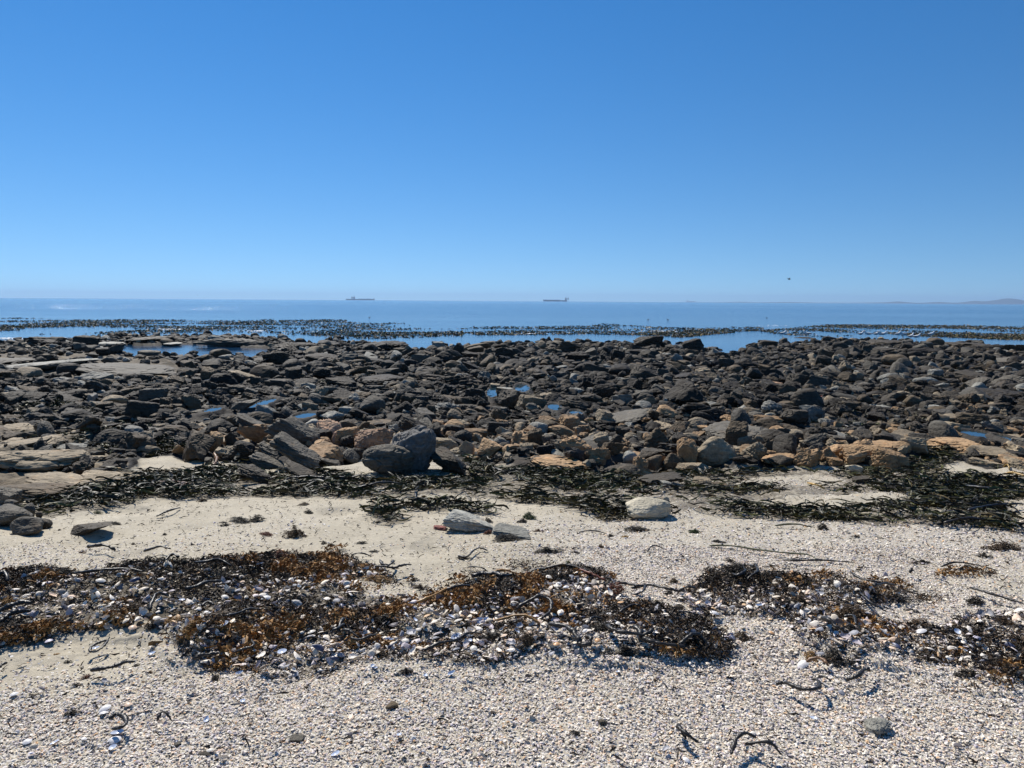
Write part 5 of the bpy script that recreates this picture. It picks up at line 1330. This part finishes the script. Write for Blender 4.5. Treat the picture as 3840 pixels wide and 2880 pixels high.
for t_, a in {'E':[(555,1100,60,0),(330,950,55,0),(215,1050,45,0),(320,885,60,0),(395,912,55,0),(745,885,75,1),(840,925,50,0),(1140,880,45,0),(1730,740,72,1),(855,705,40,0),(990,640,42,0),(1080,625,40,1),(940,750,55,0),(1340,505,60,1),(425,887,55,1),(720,1085,60,0),(1780,845,50,1),(1570,905,40,1),(1870,860,42,0),(2010,940,60,0),(1650,965,45,1),(860,965,55,1),(1390,965,50,1),(1320,965,50,0),(680,555,40,0),(490,700,45,0),(720,765,50,0),(490,800,45,0),(965,590,38,1),(1260,745,50,1),(900,775,60,1),(1500,790,70,0),(1560,740,40,0),(2190,780,60,0),(1470,1230,32,1),(1560,1190,30,1),(1780,1080,32,1),(1800,1285,45,1),(385,1465,40,1),(230,1055,40,0),(1400,550,40,1),(1450,600,40,1),(1250,505,35,1),(1590,600,50,1)],
           'G':[(345,878,78,0),(75,935,75,0),(150,885,60,0),(235,718,60,1),(520,715,50,0),(825,740,50,1),(1200,790,60,1),(1425,790,50,1),(1550,870,70,1),(1390,975,65,0),(1850,990,55,0),(1950,1075,70,0),(1905,925,50,1),(330,835,70,0),(800,1020,80,1),(955,540,40,0),(460,665,45,1),(740,465,60,1),(1780,890,45,1),(600,830,40,1),(2110,930,80,0),(2180,1050,70,1),(1600,790,40,1),(260,1550,36,1),(865,1385,50,1),(480,1470,40,1),(60,1630,60,1)],
           'D':[(670,1320,80,1),(175,1525,65,1),(1165,680,45,1),(850,825,60,1),(315,885,60,1),(1425,875,80,1),(1800,950,70,1),(2030,930,90,0),(2135,970,60,0),(1530,1080,55,0),(1210,1000,55,1),(970,965,50,1),(1320,745,60,1),(1910,455,50,1),(1660,450,50,0),(750,1465,80,1),(730,1510,90,1),(350,1535,60,1),(540,1510,45,1),(720,1560,60,1),(2140,1590,60,1),(1130,1530,50,0),(1320,1380,60,0),(90,1210,60,1),(2100,745,70,1),(610,905,50,1),(650,580,60,1),(870,575,70,0),(1440,630,50,1),(1700,650,60,1),(1990,830,55,1),(660,1350,60,1),(1550,1260,40,1),(820,1295,60,1),(2180,625,70,0),(1640,590,50,1),(1340,1590,50,1),(200,1600,40,1)]}.items():
    for x_, y_, w_, kd in a: spots.append((*T(t_, x_, y_), w_*.5877, kd))
LC = [(.74,.68,.58),(.72,.52,.36),(.66,.60,.66),(.78,.74,.70),(.66,.38,.18)]; LN = ['cream','peach','lilac','white','orange']
used0 = {'mussel':False,'limpet':False}
for i, (u_, v_, w_, kd) in enumerate(spots):
    g = np.random.default_rng(7000+i); X, Y, Z = unproj(np.array([u_]), np.array([v_])); X, Y = X[0], Y[0]; kn = 'limpet' if kd else 'mussel'
    o = PRO[kn] if not used0[kn] else copy_tree(PRO[kn]); used0[kn] = True
    s = w_/F*Y*1.05; inwr = m_wrack(np.array([X]), np.array([Y]), np.array([u_]), np.array([v_]))[0]
    flip = g.uniform() < (.7 if not kd else .25); o.scale = (s,)*3
    o.rotation_euler = ((math.pi if flip else 0)+g.normal()*.2, g.normal()*.2, g.uniform(0,6.28))
    o.location = (X, Y, zfull(np.array([X]), np.array([Y]))[0]+(.12*s if flip else .0)+(.03 if inwr else .010))
    if kd: q = int(g.choice(5, p=[.3,.2,.15,.25,.1])); o.color = (*LC[q], 1); nm = f"{LN[q]} domed clam shell"
    else: o.color = (*(np.array((.05,.055,.09))*g.uniform(.7,1.8)), 1); nm = 'blue mussel shell'
    nm = ('upturned ' if flip else '')+nm; o['category'] = 'clam shell' if kd else 'mussel shell'
    ENT.append((o, u_, v_, nm, 'whole shells on the near beach', 'shell'))

# ------------------------------------------------------------------ labels from what lies round each thing
LB = {'rock': LAND, 'shell': [l for l in LAND if l[2] > 2050]+[('left picture edge',0,2400,10,10)],
      'weed': LAND, 'gull': [('isolated rounded rock',3496,1285,60,30),('big dark waterline block',2425,1283,100,40)], 'bird': [('right-hand cargo ship',2078,1130,90,10),('left-hand cargo ship',1353,1126,105,10),('tide pool',700,1310,500,40)]}
LB['shell'] += [('left weed line',560,2290,300,100),('central shell mound',2000,2330,300,100),('right weed line',3200,2400,300,100),('white shell bed',1900,2650,300,100)]
LB['weed'] = [l for l in LAND]+[('left weed line',560,2290,300,100),('right weed line',3300,2420,300,100)]
grp = {}
for e in ENT:
    o, u_, v_, w_, gr, kd = e; best = min(LB[kd], key=lambda l: (l[1]-u_)**2+((l[2]-v_)*1.6)**2); du, dv = u_-best[1], v_-best[2]
    if abs(du) < 1.1*abs(dv): d = 'behind' if dv < 0 else 'in front of'
    else: d = 'right of' if du > 0 else 'left of'
    grp.setdefault((w_, best[0], d), []).append((math.hypot(du, dv), o, gr))
OR = ['nearest','second','third','fourth','fifth','sixth','seventh','eighth','ninth','tenth','eleventh','twelfth']
for (w_, lm, d), L_ in grp.items():
    L_.sort(key=lambda t: t[0])
    for i, (_, o, gr) in enumerate(L_):
        a = f"{w_} {d} the {lm}" if len(L_) == 1 else f"{w_}, {OR[min(i,11)]} one {d} the {lm}"
        o['label'] = a
        if gr: o['group'] = gr
        elif o['category'] in ('rock','boulder','rock ledge'): o['group'] = 'rocks of the shore'
for o in HER: o['group'] = 'rocks of the shore'
for k_ in list(bpy.data.objects):
    if 'near_landmark' in k_: del k_['near_landmark']

# ------------------------------------------------------------------ sea air
hz = boxes('haze', [(-15500,15500,-70,15500,-10,135)], None, None); hm = bpy.data.materials.new('sea_haze'); hm.use_nodes = True; hn = hm.node_tree
hn.nodes.remove(hn.nodes['Principled BSDF']); pv = hn.nodes.new('ShaderNodeVolumePrincipled'); pv.inputs['Density'].default_value = 8e-5; pv.inputs['Color'].default_value = (.45,.66,.95,1); pv.inputs['Anisotropy'].default_value = .2
hn.links.new(pv.outputs[0], [n for n in hn.nodes if n.type == 'OUTPUT_MATERIAL'][0].inputs['Volume']); hz.data.materials.append(hm); tag(hz, 'thin sea haze', 'haze', kind='stuff')
